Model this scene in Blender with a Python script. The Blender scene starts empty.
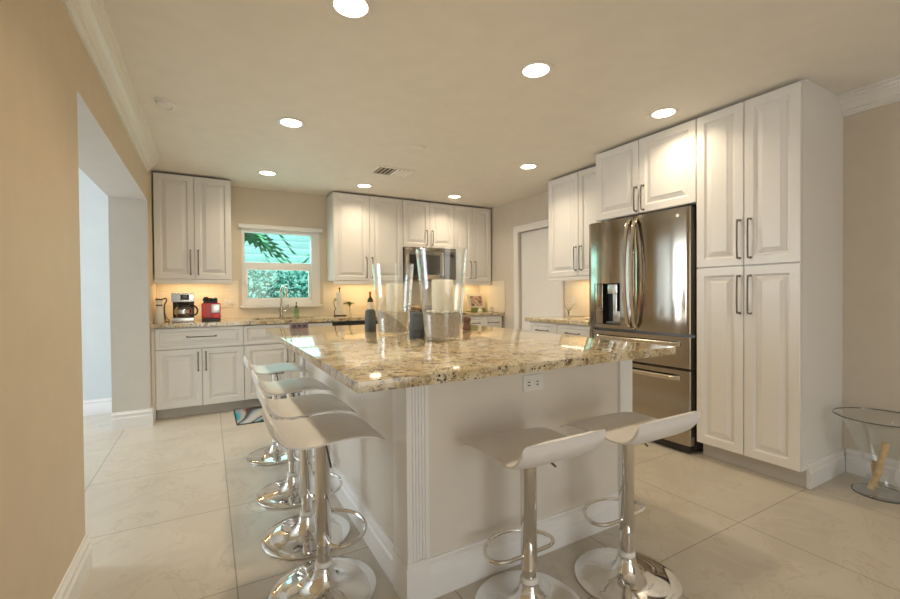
import bpy, bmesh, math, random
from mathutils import Vector, Matrix
random.seed(7)
PI = math.pi
S = bpy.context.scene
COL = S.collection

# ------------------------------------------------------------------ camera
cam_d = bpy.data.cameras.new('camera')
cam = bpy.data.objects.new('camera', cam_d); COL.objects.link(cam)
F_PX, YAW, PITCH, ROLL, CAM_H = 427.0, math.radians(29.48), math.radians(0.74), math.radians(-0.45), 1.175
cam_d.sensor_fit = 'HORIZONTAL'; cam_d.sensor_width = 36.0
cam_d.lens = F_PX / 900.0 * 36.0
cam_d.clip_start = 0.02; cam_d.clip_end = 200
fw = Vector((math.sin(YAW)*math.cos(PITCH), math.cos(YAW)*math.cos(PITCH), -math.sin(PITCH)))
rt = Vector((math.cos(YAW), -math.sin(YAW), 0)); up = rt.cross(fw)
r2 = rt*math.cos(ROLL) + up*math.sin(ROLL); u2 = -rt*math.sin(ROLL) + up*math.cos(ROLL)
M = Matrix((r2, u2, -fw)).transposed().to_4x4(); M.translation = (0, 0, CAM_H)
cam.matrix_world = M
S.camera = cam

# ------------------------------------------------------------------ world, exposure, daylight and fill lamps
w = bpy.data.worlds.new('world'); S.world = w; w.use_nodes = True
wn = w.node_tree.nodes; wl = w.node_tree.links
sky = wn.new('ShaderNodeTexSky'); sky.sky_type = 'NISHITA'; sky.sun_disc = False
sky.sun_elevation = math.radians(50); sky.sun_rotation = math.radians(200)
wn['Background'].inputs['Strength'].default_value = 0.22
wl.new(sky.outputs[0], wn['Background'].inputs[0])
S.view_settings.view_transform = 'Standard'; S.view_settings.look = 'None'
S.view_settings.gamma = 1.0; S.view_settings.use_curve_mapping = False
S.view_settings.exposure = 0.0

def area_light(name, loc, rot, sx, sy, power, color, spread=PI, parent=None, shape='RECTANGLE'):
    d = bpy.data.lights.new(name, 'AREA'); d.shape = shape; d.size = sx
    if shape == 'RECTANGLE': d.size_y = sy
    d.energy = power; d.color = color; d.spread = spread
    o = bpy.data.objects.new(name, d); COL.objects.link(o); o.location = loc; o.rotation_euler = rot
    if parent: o.parent = parent
    return o
DOWNLIGHT_W, DOWNLIGHT_C = 5.9, (1.0, 0.81, 0.57)
UNDERCAB_W, UNDERCAB_C = 1.7, (1.0, 0.70, 0.36)
# area lamps added as daylight fill: unseen sliding door, side room's window, kitchen window
area_light('fill_slider', (.75, -3.12, 1.15), (math.radians(90), 0, 0), 2.2, 2.0, 36, (1.0, 0.96, 0.92))
area_light('daylight_side_room', (-3.5, 4.35, 1.35), (0, math.radians(-90), 0), 1.6, 1.75, 80, (0.86, 0.93, 1.0))
sun_d = bpy.data.lights.new('sun', 'SUN'); sun_d.energy = 5.0; sun_d.angle = .009; sun_d.color = (1, .97, .9)
sun = bpy.data.objects.new('sun', sun_d); COL.objects.link(sun); sun.rotation_euler = (math.radians(30), 0, math.radians(8))
area_light('daylight_kitchen_window', (0.775, 5.53, 1.5), (math.radians(-90), 0, 0), 0.75, 0.75, 5, (0.72, 0.95, 0.98))

# ------------------------------------------------------------------ materials
def mat(name, col, rough=0.5, metal=0.0, var=0.0, scale=8.0, bump=0.0, bscale=200.0, spec=0.5, coat=0.0, emit=None, estr=0.0, aniso=0.0, sheen=0.0):
    m = bpy.data.materials.new(name); m.use_nodes = True
    nt = m.node_tree; b = nt.nodes['Principled BSDF']
    b.inputs['Roughness'].default_value = rough; b.inputs['Metallic'].default_value = metal
    b.inputs['Specular IOR Level'].default_value = spec; b.inputs['Coat Weight'].default_value = coat
    b.inputs['Coat Roughness'].default_value = 0.04
    tc = nt.nodes.new('ShaderNodeTexCoord')
    n = nt.nodes.new('ShaderNodeTexNoise'); n.inputs['Scale'].default_value = scale; n.inputs['Detail'].default_value = 4
    nt.links.new(tc.outputs['Object'], n.inputs['Vector'])
    r = nt.nodes.new('ShaderNodeValToRGB')
    lo = [max(0, c*(1-var)) for c in col]; hi = [min(1, c*(1+var)) for c in col]
    r.color_ramp.elements[0].position = .3; r.color_ramp.elements[1].position = .7
    r.color_ramp.elements[0].color = (*lo, 1); r.color_ramp.elements[1].color = (*hi, 1)
    nt.links.new(n.outputs['Fac'], r.inputs[0]); nt.links.new(r.outputs[0], b.inputs['Base Color'])
    if bump:
        n2 = nt.nodes.new('ShaderNodeTexNoise'); n2.inputs['Scale'].default_value = bscale
        nt.links.new(tc.outputs['Object'], n2.inputs['Vector'])
        bp = nt.nodes.new('ShaderNodeBump'); bp.inputs['Strength'].default_value = bump; bp.inputs['Distance'].default_value = 0.002
        nt.links.new(n2.outputs['Fac'], bp.inputs['Height']); nt.links.new(bp.outputs[0], b.inputs['Normal'])
    if aniso:
        b.inputs['Anisotropic Rotation'].default_value = .25
        b.inputs['Anisotropic'].default_value = aniso
        t = nt.nodes.new('ShaderNodeTangent'); t.direction_type = 'RADIAL'; t.axis = 'Z'
        nt.links.new(t.outputs[0], b.inputs['Tangent'])
    if emit:
        b.inputs['Emission Color'].default_value = (*emit, 1); b.inputs['Emission Strength'].default_value = estr
    return m

def glass(name, tint=(1, 1, 1), ior=1.45, rough=0.0, refl=(1, 1, 1), edge=.95):
    m = bpy.data.materials.new(name); m.use_nodes = True
    nt = m.node_tree; nt.nodes.remove(nt.nodes['Principled BSDF'])
    out = nt.nodes['Material Output']
    t = nt.nodes.new('ShaderNodeBsdfTransparent'); t.inputs[0].default_value = (*tint, 1)
    g = nt.nodes.new('ShaderNodeBsdfGlossy'); g.inputs['Roughness'].default_value = rough; g.inputs['Color'].default_value = (*refl, 1)
    lw = nt.nodes.new('ShaderNodeLayerWeight'); lw.inputs['Blend'].default_value = .5
    pw = nt.nodes.new('ShaderNodeMath'); pw.operation = 'POWER'; pw.inputs[1].default_value = 3.2
    nt.links.new(lw.outputs['Facing'], pw.inputs[0])
    f = nt.nodes.new('ShaderNodeMath'); f.operation = 'MULTIPLY_ADD'; f.use_clamp = True
    f0 = ((ior-1)/(ior+1))**2
    f.inputs[1].default_value = edge; f.inputs[2].default_value = f0
    nt.links.new(pw.outputs[0], f.inputs[0])
    x = nt.nodes.new('ShaderNodeMixShader')
    nt.links.new(f.outputs[0], x.inputs[0]); nt.links.new(t.outputs[0], x.inputs[1]); nt.links.new(g.outputs[0], x.inputs[2])
    nt.links.new(x.outputs[0], out.inputs[0])
    return m

def granite():
    m = bpy.data.materials.new('granite'); m.use_nodes = True
    nt = m.node_tree; b = nt.nodes['Principled BSDF']; L = nt.links
    tc = nt.nodes.new('ShaderNodeTexCoord')
    def ramp(src, stops):
        r = nt.nodes.new('ShaderNodeValToRGB'); e = r.color_ramp.elements
        while len(e) < len(stops): e.new(.5)
        for k, (p, c) in enumerate(stops): e[k].position = p; e[k].color = (*c, 1)
        L.new(src, r.inputs[0]); return r.outputs[0]
    def noise(sc, det=6, dist=0.0):
        n = nt.nodes.new('ShaderNodeTexNoise'); n.inputs['Scale'].default_value = sc; n.inputs['Detail'].default_value = det
        n.inputs['Distortion'].default_value = dist; L.new(tc.outputs['Object'], n.inputs['Vector']); return n.outputs['Fac']
    def mix(a, b_, f):
        x = nt.nodes.new('ShaderNodeMix'); x.data_type = 'RGBA'
        L.new(f, x.inputs['Factor']); L.new(a, x.inputs['A']); L.new(b_, x.inputs['B']); return x.outputs['Result']
    base = ramp(noise(9, 9, .8), [(.30, (.36, .25, .11)), (.43, (.58, .45, .24)), (.54, (.67, .56, .36)), (.70, (.71, .65, .51))])
    br = ramp(noise(22, 8, 1.0), [(.54, (0, 0, 0)), (.64, (1, 1, 1))])
    brc = ramp(noise(60, 3), [(.3, (.10, .07, .045)), (.7, (.30, .22, .12))])
    c1 = mix(base, brc, br)
    def specks(scale, lo, hi, nsc, g0, g1, col, src):
        v = nt.nodes.new('ShaderNodeTexVoronoi'); v.inputs['Scale'].default_value = scale; L.new(tc.outputs['Object'], v.inputs['Vector'])
        sp = ramp(v.outputs['Distance'], [(lo, (1, 1, 1)), (hi, (0, 0, 0))])
        gt = ramp(noise(nsc, 4, .4), [(g0, (0, 0, 0)), (g1, (1, 1, 1))])
        mm = nt.nodes.new('ShaderNodeMath'); mm.operation = 'MULTIPLY'; L.new(sp, mm.inputs[0]); L.new(gt, mm.inputs[1])
        d = nt.nodes.new('ShaderNodeRGB'); d.outputs[0].default_value = (*col, 1)
        return mix(src, d.outputs[0], mm.outputs[0])
    c2 = specks(64, .25, .38, 17, .50, .57, (.045, .034, .026), c1)
    c2 = specks(120, .24, .38, 30, .46, .53, (.12, .085, .055), c2)
    c3 = specks(80, .22, .34, 24, .48, .55, (.66, .65, .61), c2)
    L.new(c3, b.inputs['Base Color'])
    b.inputs['Roughness'].default_value = 0.08; b.inputs['Specular IOR Level'].default_value = 0.65
    b.inputs['Coat Weight'].default_value = .35; b.inputs['Coat Roughness'].default_value = .03
    return m

def floor_mat():
    m = bpy.data.materials.new('marble_tile'); m.use_nodes = True
    nt = m.node_tree; b = nt.nodes['Principled BSDF']; L = nt.links
    tc = nt.nodes.new('ShaderNodeTexCoord')
    mp = nt.nodes.new('ShaderNodeMapping'); mp.inputs['Location'].default_value = (-.085, -.41, 0)
    L.new(tc.outputs['Object'], mp.inputs['Vector'])
    bk = nt.nodes.new('ShaderNodeTexBrick'); bk.offset = 0; bk.squash = 1
    for k, v_ in (('Scale', 1.0), ('Mortar Size', .0028), ('Mortar Smooth', .1), ('Brick Width', .75), ('Row Height', .75), ('Bias', 0.0)): bk.inputs[k].default_value = v_
    bk.inputs['Color1'].default_value = (.575, .53, .45, 1); bk.inputs['Color2'].default_value = (.615, .57, .485, 1)
    bk.inputs['Mortar'].default_value = (.33, .29, .23, 1)
    L.new(mp.outputs[0], bk.inputs['Vector'])
    n = nt.nodes.new('ShaderNodeTexNoise'); n.inputs['Scale'].default_value = 2.2; n.inputs['Detail'].default_value = 9; n.inputs['Distortion'].default_value = 1.4
    n.inputs['Roughness'].default_value = .6
    L.new(tc.outputs['Object'], n.inputs['Vector'])
    r = nt.nodes.new('ShaderNodeValToRGB'); e = r.color_ramp.elements
    e[0].position = .40; e[0].color = (.84, .82, .79, 1); e[1].position = .60; e[1].color = (1, 1, 1, 1)
    k = e.new(.485); k.color = (1, .99, .97, 1); k = e.new(.50); k.color = (.72, .66, .57, 1); k = e.new(.515); k.color = (1, .99, .97, 1)
    L.new(n.outputs['Fac'], r.inputs[0])
    n3 = nt.nodes.new('ShaderNodeTexNoise'); n3.inputs['Scale'].default_value = 1.1; n3.inputs['Detail'].default_value = 3
    L.new(tc.outputs['Object'], n3.inputs['Vector'])
    x0 = nt.nodes.new('ShaderNodeMix'); x0.data_type = 'RGBA'; x0.inputs['A'].default_value = (1, 1, 1, 1)
    L.new(n3.outputs['Fac'], x0.inputs['Factor']); L.new(r.outputs[0], x0.inputs['B'])
    x = nt.nodes.new('ShaderNodeMix'); x.data_type = 'RGBA'; x.blend_type = 'MULTIPLY'; x.inputs['Factor'].default_value = 1
    L.new(bk.outputs['Color'], x.inputs['A']); L.new(x0.outputs['Result'], x.inputs['B'])
    L.new(x.outputs['Result'], b.inputs['Base Color'])
    b.inputs['Roughness'].default_value = .28; b.inputs['Specular IOR Level'].default_value = .45
    return m

def tile_mat():
    m = bpy.data.materials.new('backsplash_tile'); m.use_nodes = True
    nt = m.node_tree; b = nt.nodes['Principled BSDF']; L = nt.links
    tc = nt.nodes.new('ShaderNodeTexCoord')
    mp = nt.nodes.new('ShaderNodeMapping'); mp.inputs['Rotation'].default_value = (math.radians(90), 0, 0)
    mp.inputs['Location'].default_value = (0, 0.914, 0)
    L.new(tc.outputs['Object'], mp.inputs['Vector'])
    bk = nt.nodes.new('ShaderNodeTexBrick'); bk.offset = .5
    for k, v_ in (('Scale', 1.0), ('Mortar Size', .002), ('Brick Width', .30), ('Row Height', .155)): bk.inputs[k].default_value = v_
    bk.inputs['Color1'].default_value = (.80, .72, .57, 1); bk.inputs['Color2'].default_value = (.84, .76, .62, 1)
    bk.inputs['Mortar'].default_value = (.72, .64, .50, 1)
    L.new(mp.outputs[0], bk.inputs['Vector']); L.new(bk.outputs['Color'], b.inputs['Base Color'])
    b.inputs['Roughness'].default_value = .35
    return m

def mat_rug():
    m = bpy.data.materials.new('swirl_mat'); m.use_nodes = True
    nt = m.node_tree; b = nt.nodes['Principled BSDF']; L = nt.links
    tc = nt.nodes.new('ShaderNodeTexCoord')
    wv = nt.nodes.new('ShaderNodeTexWave'); wv.inputs['Scale'].default_value = .55; wv.inputs['Distortion'].default_value = 16; wv.inputs['Detail'].default_value = 2
    wv.inputs['Detail Scale'].default_value = .9
    L.new(tc.outputs['Object'], wv.inputs['Vector'])
    r = nt.nodes.new('ShaderNodeValToRGB'); e = r.color_ramp.elements
    st = [(0, (.04, .05, .06)), (.12, (.03, .16, .20)), (.25, (.02, .34, .42)), (.36, (.28, .34, .36)), (.52, (.45, .42, .38)), (.62, (.10, .03, .03)), (.72, (.05, .07, .08)), (.85, (.30, .40, .42)), (1, (.50, .48, .44))]
    while len(e) < len(st): e.new(.5)
    for k, (p, c) in enumerate(st): e[k].position = p; e[k].color = (*c, 1)
    L.new(wv.outputs['Fac'], r.inputs[0]); L.new(r.outputs[0], b.inputs['Base Color'])
    b.inputs['Roughness'].default_value = .8
    return m

MT = dict(
    wall_tan=mat('tan_wall_paint', (.70, .58, .42), .6, var=.02, bump=.08, bscale=90),
    wall_back=mat('beige_wall_paint', (.70, .62, .50), .6, var=.02, bump=.08, bscale=90),
    wall_grey=mat('greige_paint', (.66, .60, .51), .6, var=.02, bump=.08, bscale=90),
    jamb=mat('opening_reveal_paint', (.62, .59, .54), .6, var=.02),
    wall_side=mat('side_room_daylit_paint', (.64, .69, .71), .6, var=.02),  # blue cast of the daylight is mixed into this wall colour
    ceiling=mat('ceiling_paint', (.85, .815, .745), .7, var=.02, bump=.05, bscale=120),
    trim=mat('white_trim_paint', (.83, .82, .80), .35, var=.01),
    crown=mat('cream_crown_paint', (.86, .83, .76), .4, var=.01),
    cab=mat('cabinet_white', (.79, .772, .745), .3, var=.012, scale=3),
    cab_dark=mat('cabinet_reveal', (.16, .13, .10), .7),
    toe=mat('toe_kick', (.55, .52, .47), .5, var=.03),
    floor=floor_mat(), granite=granite(), tile=tile_mat(), rug=mat_rug(),
    island=mat('island_paint', (.74, .69, .61), .45, var=.015),
    chrome=mat('chrome', (.78, .77, .75), .06, 1.0, var=.01),
    nickel=mat('brushed_nickel', (.60, .58, .55), .25, 1.0, var=.03, scale=40),
    steel=mat('stainless_steel', (.43, .38, .32), .11, 1.0, var=.02, scale=3, aniso=.65),
    steel_dark=mat('dark_steel', (.16, .15, .145), .35, .8, var=.05),
    black=mat('black_plastic', (.018, .018, .018), .35, var=.1),
    glossblack=mat('black_glass', (.012, .012, .014), .06, var=.05),
    darkgrey=mat('charcoal_fabric', (.095, .112, .122), .8, var=.12, scale=60, bump=.4, bscale=500),
    greyface=mat('slate_grey', (.13, .14, .15), .5, var=.05),
    white=mat('white_plastic', (.82, .80, .76), .35, var=.01),
    seat=mat('white_leatherette', (.74, .715, .69), .33, var=.015, scale=20),
    wax=mat('candle_wax', (.92, .86, .70), .5, var=.03, scale=20),
    wick=mat('wick', (.05, .04, .03), .9),
    sand=mat('pale_sand', (.78, .70, .53), .95, var=.18, scale=90, bump=.9, bscale=420),
    sand_dark=mat('brown_sand', (.52, .45, .36), .95, var=.2, scale=90, bump=.9, bscale=420),
    pebble=mat('white_pebble', (.78, .72, .60), .6, var=.12, scale=50),
    glass=glass('clear_glass', (.975, .985, .985), 1.5),
    pane=glass('window_glass', (.78, .97, .93), 1.45),
    clearpane=glass('clear_window_glass', (.95, .97, .97), 1.45),
    greenglass=glass('green_soap_glass', (.70, .88, .72), 1.45),
    bottle=mat('dark_bottle_glass', (.03, .045, .02), .08, var=.1),
    label=mat('paper_label', (.80, .76, .68), .7, var=.03),
    redcap=mat('red_capsule', (.55, .07, .03), .4, var=.05),
    red=mat('red_enamel', (.62, .035, .035), .25, var=.05),
    brown=mat('brown_plastic', (.13, .06, .03), .45, var=.1),
    cream=mat('cream_ceramic', (.80, .74, .60), .35, var=.02),
    iron=mat('wrought_iron', (.06, .045, .035), .5, .6, var=.1),
    leaf=mat('green_leaf', (.17, .24, .06), .5, var=.35, scale=25),
    wood=mat('driftwood', (.66, .48, .27), .75, var=.25, scale=25, bump=.4, bscale=90),
    petal=mat('pale_pink_petal', (.80, .58, .52), .6, var=.1, scale=50),
    pull=mat('dark_nickel_pull', (.30, .275, .25), .25, 1.0, var=.03, scale=40),
    rim=mat('glass_edge', (.10, .115, .105), .08, var=.05),
    fridge_pull=mat('satin_steel', (.62, .57, .49), .2, 1.0, var=.02),
    purple=mat('purple_grey_box', (.22, .16, .21), .6, var=.15, scale=30),
    pic=None,
    hedge=mat('hedge_leaf', (.10, .42, .33), .5, var=.55, scale=6),
    frond=mat('frond_leaf', (.10, .42, .16), .5, var=.5, scale=5),
    fence=mat('fence_slat', (.55, .78, .76), .6, var=.12, scale=2),
    ground=mat('garden_ground', (.25, .25, .18), .9, var=.2),
    lens=mat('lamp_lens', (.9, .85, .75), .4, emit=(1.0, .86, .62), estr=9.0),
    led=mat('led_strip', (.9, .85, .7), .4, emit=(1.0, .72, .38), estr=6.0),
)
def picture_mat():
    m = bpy.data.materials.new('food_picture'); m.use_nodes = True
    nt = m.node_tree; b = nt.nodes['Principled BSDF']; L = nt.links
    tc = nt.nodes.new('ShaderNodeTexCoord')
    v = nt.nodes.new('ShaderNodeTexVoronoi'); v.inputs['Scale'].default_value = 26; L.new(tc.outputs['Object'], v.inputs['Vector'])
    r = nt.nodes.new('ShaderNodeValToRGB'); e = r.color_ramp.elements
    st = [(0, (.10, .05, .04)), (.3, (.45, .20, .10)), (.5, (.70, .55, .38)), (.7, (.30, .22, .24)), (1, (.75, .70, .60))]
    while len(e) < len(st): e.new(.5)
    for k, (p, c) in enumerate(st): e[k].position = p; e[k].color = (*c, 1)
    sp = nt.nodes.new('ShaderNodeSeparateColor'); L.new(v.outputs['Color'], sp.inputs[0]); L.new(sp.outputs[0], r.inputs[0])
    L.new(r.outputs[0], b.inputs['Base Color']); b.inputs['Roughness'].default_value = .5
    return m
MT['pic'] = picture_mat()

# ------------------------------------------------------------------ mesh helpers
def obj(name, bm, m, parent=None, smooth=35, loc=None, rotz=0):
    bmesh.ops.recalc_face_normals(bm, faces=bm.faces)
    me = bpy.data.meshes.new(name); bm.to_mesh(me); bm.free()
    ms = m if isinstance(m, (list, tuple)) else [m]
    for k in ms: me.materials.append(MT[k])
    if smooth:
        me.shade_smooth(); me.set_sharp_from_angle(angle=math.radians(smooth))
    o = bpy.data.objects.new(name, me); COL.objects.link(o)
    if parent: o.parent = parent
    if loc: o.location = loc
    if rotz: o.rotation_euler = (0, 0, rotz)
    return o

def tag(o, label, cat, group=None, kind=None):
    if label: o['label'] = label
    if cat: o['category'] = cat
    if group: o['group'] = group
    if kind: o['kind'] = kind
    return o
def thing(name, label, cat, loc=(0, 0, 0), rotz=0, group=None):
    o = bpy.data.objects.new(name, None); COL.objects.link(o); o.empty_display_size = .1
    o.location = loc; o.rotation_euler = (0, 0, rotz)
    return tag(o, label, cat, group)
def struct(name, bm, m, label, parent=None, smooth=35):
    o = obj(name, bm, m, parent, smooth)
    if parent is None:
        o['kind'] = 'structure'; o['label'] = label; o['category'] = name.split('_')[0]
    return o
def dup(root, loc, rotz, label=None, group=None):
    r = root.copy(); COL.objects.link(r); r.location = loc; r.rotation_euler = (0, 0, rotz)
    if label: r['label'] = label
    if group: r['group'] = group
    for ch in list(root.children):
        c = ch.copy(); COL.objects.link(c); c.parent = r
        for g in ch.children:
            d = g.copy(); COL.objects.link(d); d.parent = c
    return r

def NB(): return bmesh.new()
def box(bm, x0, x1, y0, y1, z0, z1, bev=0.0, seg=2, mi=0):
    r = bmesh.ops.create_cube(bm, size=1.0)
    vs = r['verts']
    for v in vs:
        v.co = Vector(((x0+x1)/2 + v.co.x*(x1-x0), (y0+y1)/2 + v.co.y*(y1-y0), (z0+z1)/2 + v.co.z*(z1-z0)))
    fs = {f for v in vs for f in v.link_faces}
    for f in fs: f.material_index = mi
    if bev:
        es = {e for f in fs for e in f.edges}
        bmesh.ops.bevel(bm, geom=list(es), offset=bev, segments=seg, profile=.7, affect='EDGES', clamp_overlap=True)
    return bm
def lathe(bm, prof, c=(0, 0, 0), n=40, closed=False, mi=0):
    rings = []
    for r, z in prof:
        if r < 1e-6: rings.append([bm.verts.new((c[0], c[1], c[2]+z))])
        else: rings.append([bm.verts.new((c[0]+r*math.cos(2*PI*k/n), c[1]+r*math.sin(2*PI*k/n), c[2]+z)) for k in range(n)])
    pairs = list(zip(rings[:-1], rings[1:]))
    if closed: pairs.append((rings[-1], rings[0]))
    for a, b in pairs:
        for k in range(n):
            k2 = (k+1) % n
            if len(a) == 1 and len(b) == 1: continue
            if len(a) == 1: f = bm.faces.new((a[0], b[k], b[k2]))
            elif len(b) == 1: f = bm.faces.new((a[k], a[k2], b[0]))
            else: f = bm.faces.new((a[k], a[k2], b[k2], b[k]))
            f.material_index = mi
    return bm
def tube(bm, pts, r, n=12, closed=False, mi=0):
    pts = [Vector(p) for p in pts]; N = len(pts)
    rad = r if isinstance(r, (list, tuple)) else [r]*N
    rings = []; prev = None
    for i, p in enumerate(pts):
        a = pts[(i-1) % N] if (closed or i) else p
        b = pts[(i+1) % N] if (closed or i < N-1) else p
        t = (b-a).normalized()
        ref = prev if prev else (Vector((0, 0, 1)) if abs(t.z) < .9 else Vector((1, 0, 0)))
        u = (ref - t*ref.dot(t)).normalized(); prev = u
        v = t.cross(u)
        rings.append([bm.verts.new(p + (u*math.cos(2*PI*k/n) + v*math.sin(2*PI*k/n))*rad[i]) for k in range(n)])
    for i in range(N if closed else N-1):
        a, b = rings[i], rings[(i+1) % N]
        for k in range(n):
            f = bm.faces.new((a[k], a[(k+1) % n], b[(k+1) % n], b[k])); f.material_index = mi
    if not closed:
        bm.faces.new(rings[0][::-1]).material_index = mi; bm.faces.new(rings[-1]).material_index = mi
    return bm
def prism(bm, prof, axis, a, b, mi=0):
    """extrude a closed 2-D profile along an axis: axis 'x' profile (y,z); 'y' profile (x,z); 'z' profile (x,y)"""
    def P(p, t): return {'x': (t, p[0], p[1]), 'y': (p[0], t, p[1]), 'z': (p[0], p[1], t)}[axis]
    A = [bm.verts.new(P(p, a)) for p in prof]; B = [bm.verts.new(P(p, b)) for p in prof]
    n = len(prof)
    for k in range(n): bm.faces.new((A[k], A[(k+1) % n], B[(k+1) % n], B[k])).material_index = mi
    bm.faces.new(A[::-1]).material_index = mi; bm.faces.new(B).material_index = mi
    return bm
def smooth_path(pts, closed=False, k=6):
    pts = [Vector(p) for p in pts]; N = len(pts); out = []
    rng = range(N if closed else N-1)
    for i in rng:
        g = lambda j: pts[j % N] if closed else pts[max(0, min(N-1, j))]
        p0, p1, p2, p3 = g(i-1), g(i), g(i+1), g(i+2)
        for s in range(k):
            t = s/k
            out.append(.5*((2*p1) + (p2-p0)*t + (2*p0-5*p1+4*p2-p3)*t*t + (3*p1-p0-3*p2+p3)*t**3))
    if not closed: out.append(pts[-1])
    return out

# ------------------------------------------------------------------ room dimensions
XL, XR, YB, ZC, YF = -0.474, 3.60, 5.45, 2.42, -3.2
XJ = -0.754                  # far face of the thick left wall
OY0, OY1, OZ = 2.36, 4.73, 2.052   # wide opening in the left wall
WX0, WX1, WZ0, WZ1 = 0.335, 1.213, 1.06, 1.985

# floor / ceiling
struct('floor', box(NB(), -3.8, XR+.2, YF-.2, YB+.2, -.1, 0), 'floor', 'cream marble-look floor tiles with faint grey veins', smooth=0)
struct('ceiling', box(NB(), -3.8, XR+.2, YF-.2, YB+.2, ZC, ZC+.1), 'ceiling', 'smooth warm beige ceiling with recessed lights', smooth=0)
# left wall: solid piece, piece over the opening, end stub
b = NB()
box(b, XJ, XL, YF, OY0, 0, ZC); box(b, XJ, XL, OY0, OY1, OZ, ZC); box(b, XJ, XL, OY1, YB, 0, ZC)
for f in b.faces:      # reveals and the side-room face carry the white paint
    c = f.calc_center_median(); n = f.normal
    b.normal_update()
    n = f.normal
    if n.x < -.5 or (abs(n.y) > .5) or n.z < -.5: f.material_index = 1
struct('wall_left', b, ['wall_tan', 'jamb'], 'tan wall on the left with a wide white-lined opening', smooth=0)
# right wall with doorway, back wall with window, front wall behind the camera with added sliding door
DY0, DY1, DZ = 3.755, 4.50, 1.985
b = NB(); box(b, XR, XR+.14, YF, DY0, 0, ZC); box(b, XR, XR+.14, DY1, YB+.14, 0, ZC); box(b, XR, XR+.14, DY0, DY1, DZ, ZC)
struct('wall_right', b, 'wall_grey', 'greige wall on the right', smooth=0)
b = NB(); box(b, -3.7, XJ+.1, YB, YB+.14, 0, ZC); box(b, XJ+.1, WX0, YB, YB+.14, 0, ZC); box(b, WX1, XR, YB, YB+.14, 0, ZC); box(b, WX0, WX1, YB, YB+.14, 0, WZ0); box(b, WX0, WX1, YB, YB+.14, WZ1, ZC)
for f in b.faces: f.material_index = 1 if f.calc_center_median().x < -.5 else 0
struct('wall_back', b, ['wall_back', 'wall_side'], 'tan wall at the back around the window', smooth=0)
b = NB(); box(b, XJ, -.4, YF-.14, YF, 0, ZC); box(b, 1.9, XR, YF-.14, YF, 0, ZC); box(b, -.4, 1.9, YF-.14, YF, 2.2, ZC)
struct('wall_front', b, 'wall_grey', 'greige wall behind the viewpoint', smooth=0)
b = NB(); box(b, -3.8, -3.66, 1.0, 3.4, 0, ZC); box(b, -3.8, -3.66, 5.3, YB, 0, ZC); box(b, -3.8, -3.66, 3.4, 5.3, 0, .5); box(b, -3.8, -3.66, 3.4, 5.3, 2.2, ZC); box(b, -3.66, XJ, .9, 1.0, 0, ZC)
struct('wall_side_room', b, 'wall_side', 'pale wall of the side room beyond the opening', smooth=0)

# sliding door added behind the viewpoint for fill; side window sited to light the island
def glazing(name, x0, x1, z0, z1, y, mull, label, rot=False):
    fr = NB(); t = .05
    for a, c in ((x0, x0+t), (x1-t, x1)): box(fr, a, c, y-.03, y+.03, z0, z1)
    for a, c in ((z0, z0+t), (z1-t, z1)): box(fr, x0+t, x1-t, y-.03, y+.03, a, c)
    for m_ in mull: box(fr, m_-.03, m_+.03, y-.028, y+.028, z0+t, z1-t)
    o = obj(name, fr, 'trim', smooth=0); o['kind'] = 'structure'; o['label'] = label; o['category'] = 'window'
    obj('pane', box(NB(), x0+t, x1-t, y-.003, y+.003, z0+t, z1-t), 'clearpane', o, smooth=0)
    if rot: o.rotation_euler = (0, 0, PI/2)
    return o
glazing('fill_door', -.4, 1.9, 0.0, 2.2, YF-.07, (.75,), 'unseen sliding glass door added behind the viewpoint for fill light')
glazing('window_2', 3.4, 5.3, .5, 2.2, 3.73, (4.35,), 'white framed window in the side room', rot=True)

# baseboards
BBP = [(0, 0), (.019, 0), (.019, .094), (.012, .104), (.012, .122), (.016, .127), (.013, .133), (.005, .142), (.005, .150), (0, .152)]
def baseboard(bm, axis, fixed, a, b_, sgn):
    prism(bm, [(fixed + sgn*p, z) for p, z in BBP], axis, a, b_)
b = NB(); baseboard(b, 'y', XL, YF, OY0+.012, 1); baseboard(b, 'y', XL, OY1-.018, 4.826, 1)
baseboard(b, 'x', OY1, XJ-.0, XL+.018, -1); baseboard(b, 'x', OY0, XJ, XL+.0, 1)
struct('baseboard_left', b, 'trim', 'white baseboard along the left wall and its opening', smooth=8)
b = NB(); baseboard(b, 'y', XR, YF, 1.14, -1)
struct('baseboard_right', b, 'trim', 'white baseboard along the right wall', smooth=8)
b = NB(); baseboard(b, 'x', YB, -3.66, XJ, -1); baseboard(b, 'y', XJ, OY1, YB-.02, -1)
struct('baseboard_side_room', b, 'trim', 'white baseboard of the side room')
# crown mouldings
CP = [(0, -.118), (.012, -.118), (.012, -.106), (.022, -.100), (.022, -.089), (.032, -.085), (.036, -.074), (.048, -.058), (.066, -.044), (.070, -.032), (.082, -.028), (.084, -.014), (.104, -.010), (.104, 0), (0, 0)]
b = NB(); prism(b, [(XL + p, ZC + z) for p, z in CP], 'y', YF, 4.745)
struct('trim_1', b, 'crown', 'cream crown moulding along the left wall', smooth=8)
b = NB(); prism(b, [(XR - p, ZC + z) for p, z in CP], 'y', YF, 1.1615)
struct('trim_2', b, 'trim', 'white crown moulding on the right wall', smooth=8)

# door on right wall with casing
b = NB()
for y0, y1, z0, z1 in ((DY1, DY1+.085, 0, DZ+.085), (DY0-.085, DY0, 0, DZ+.085), (DY0, DY1, DZ, DZ+.085)):
    box(b, XR-.02, XR-.001, y0, y1, z0, z1, .004)
    
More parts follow.
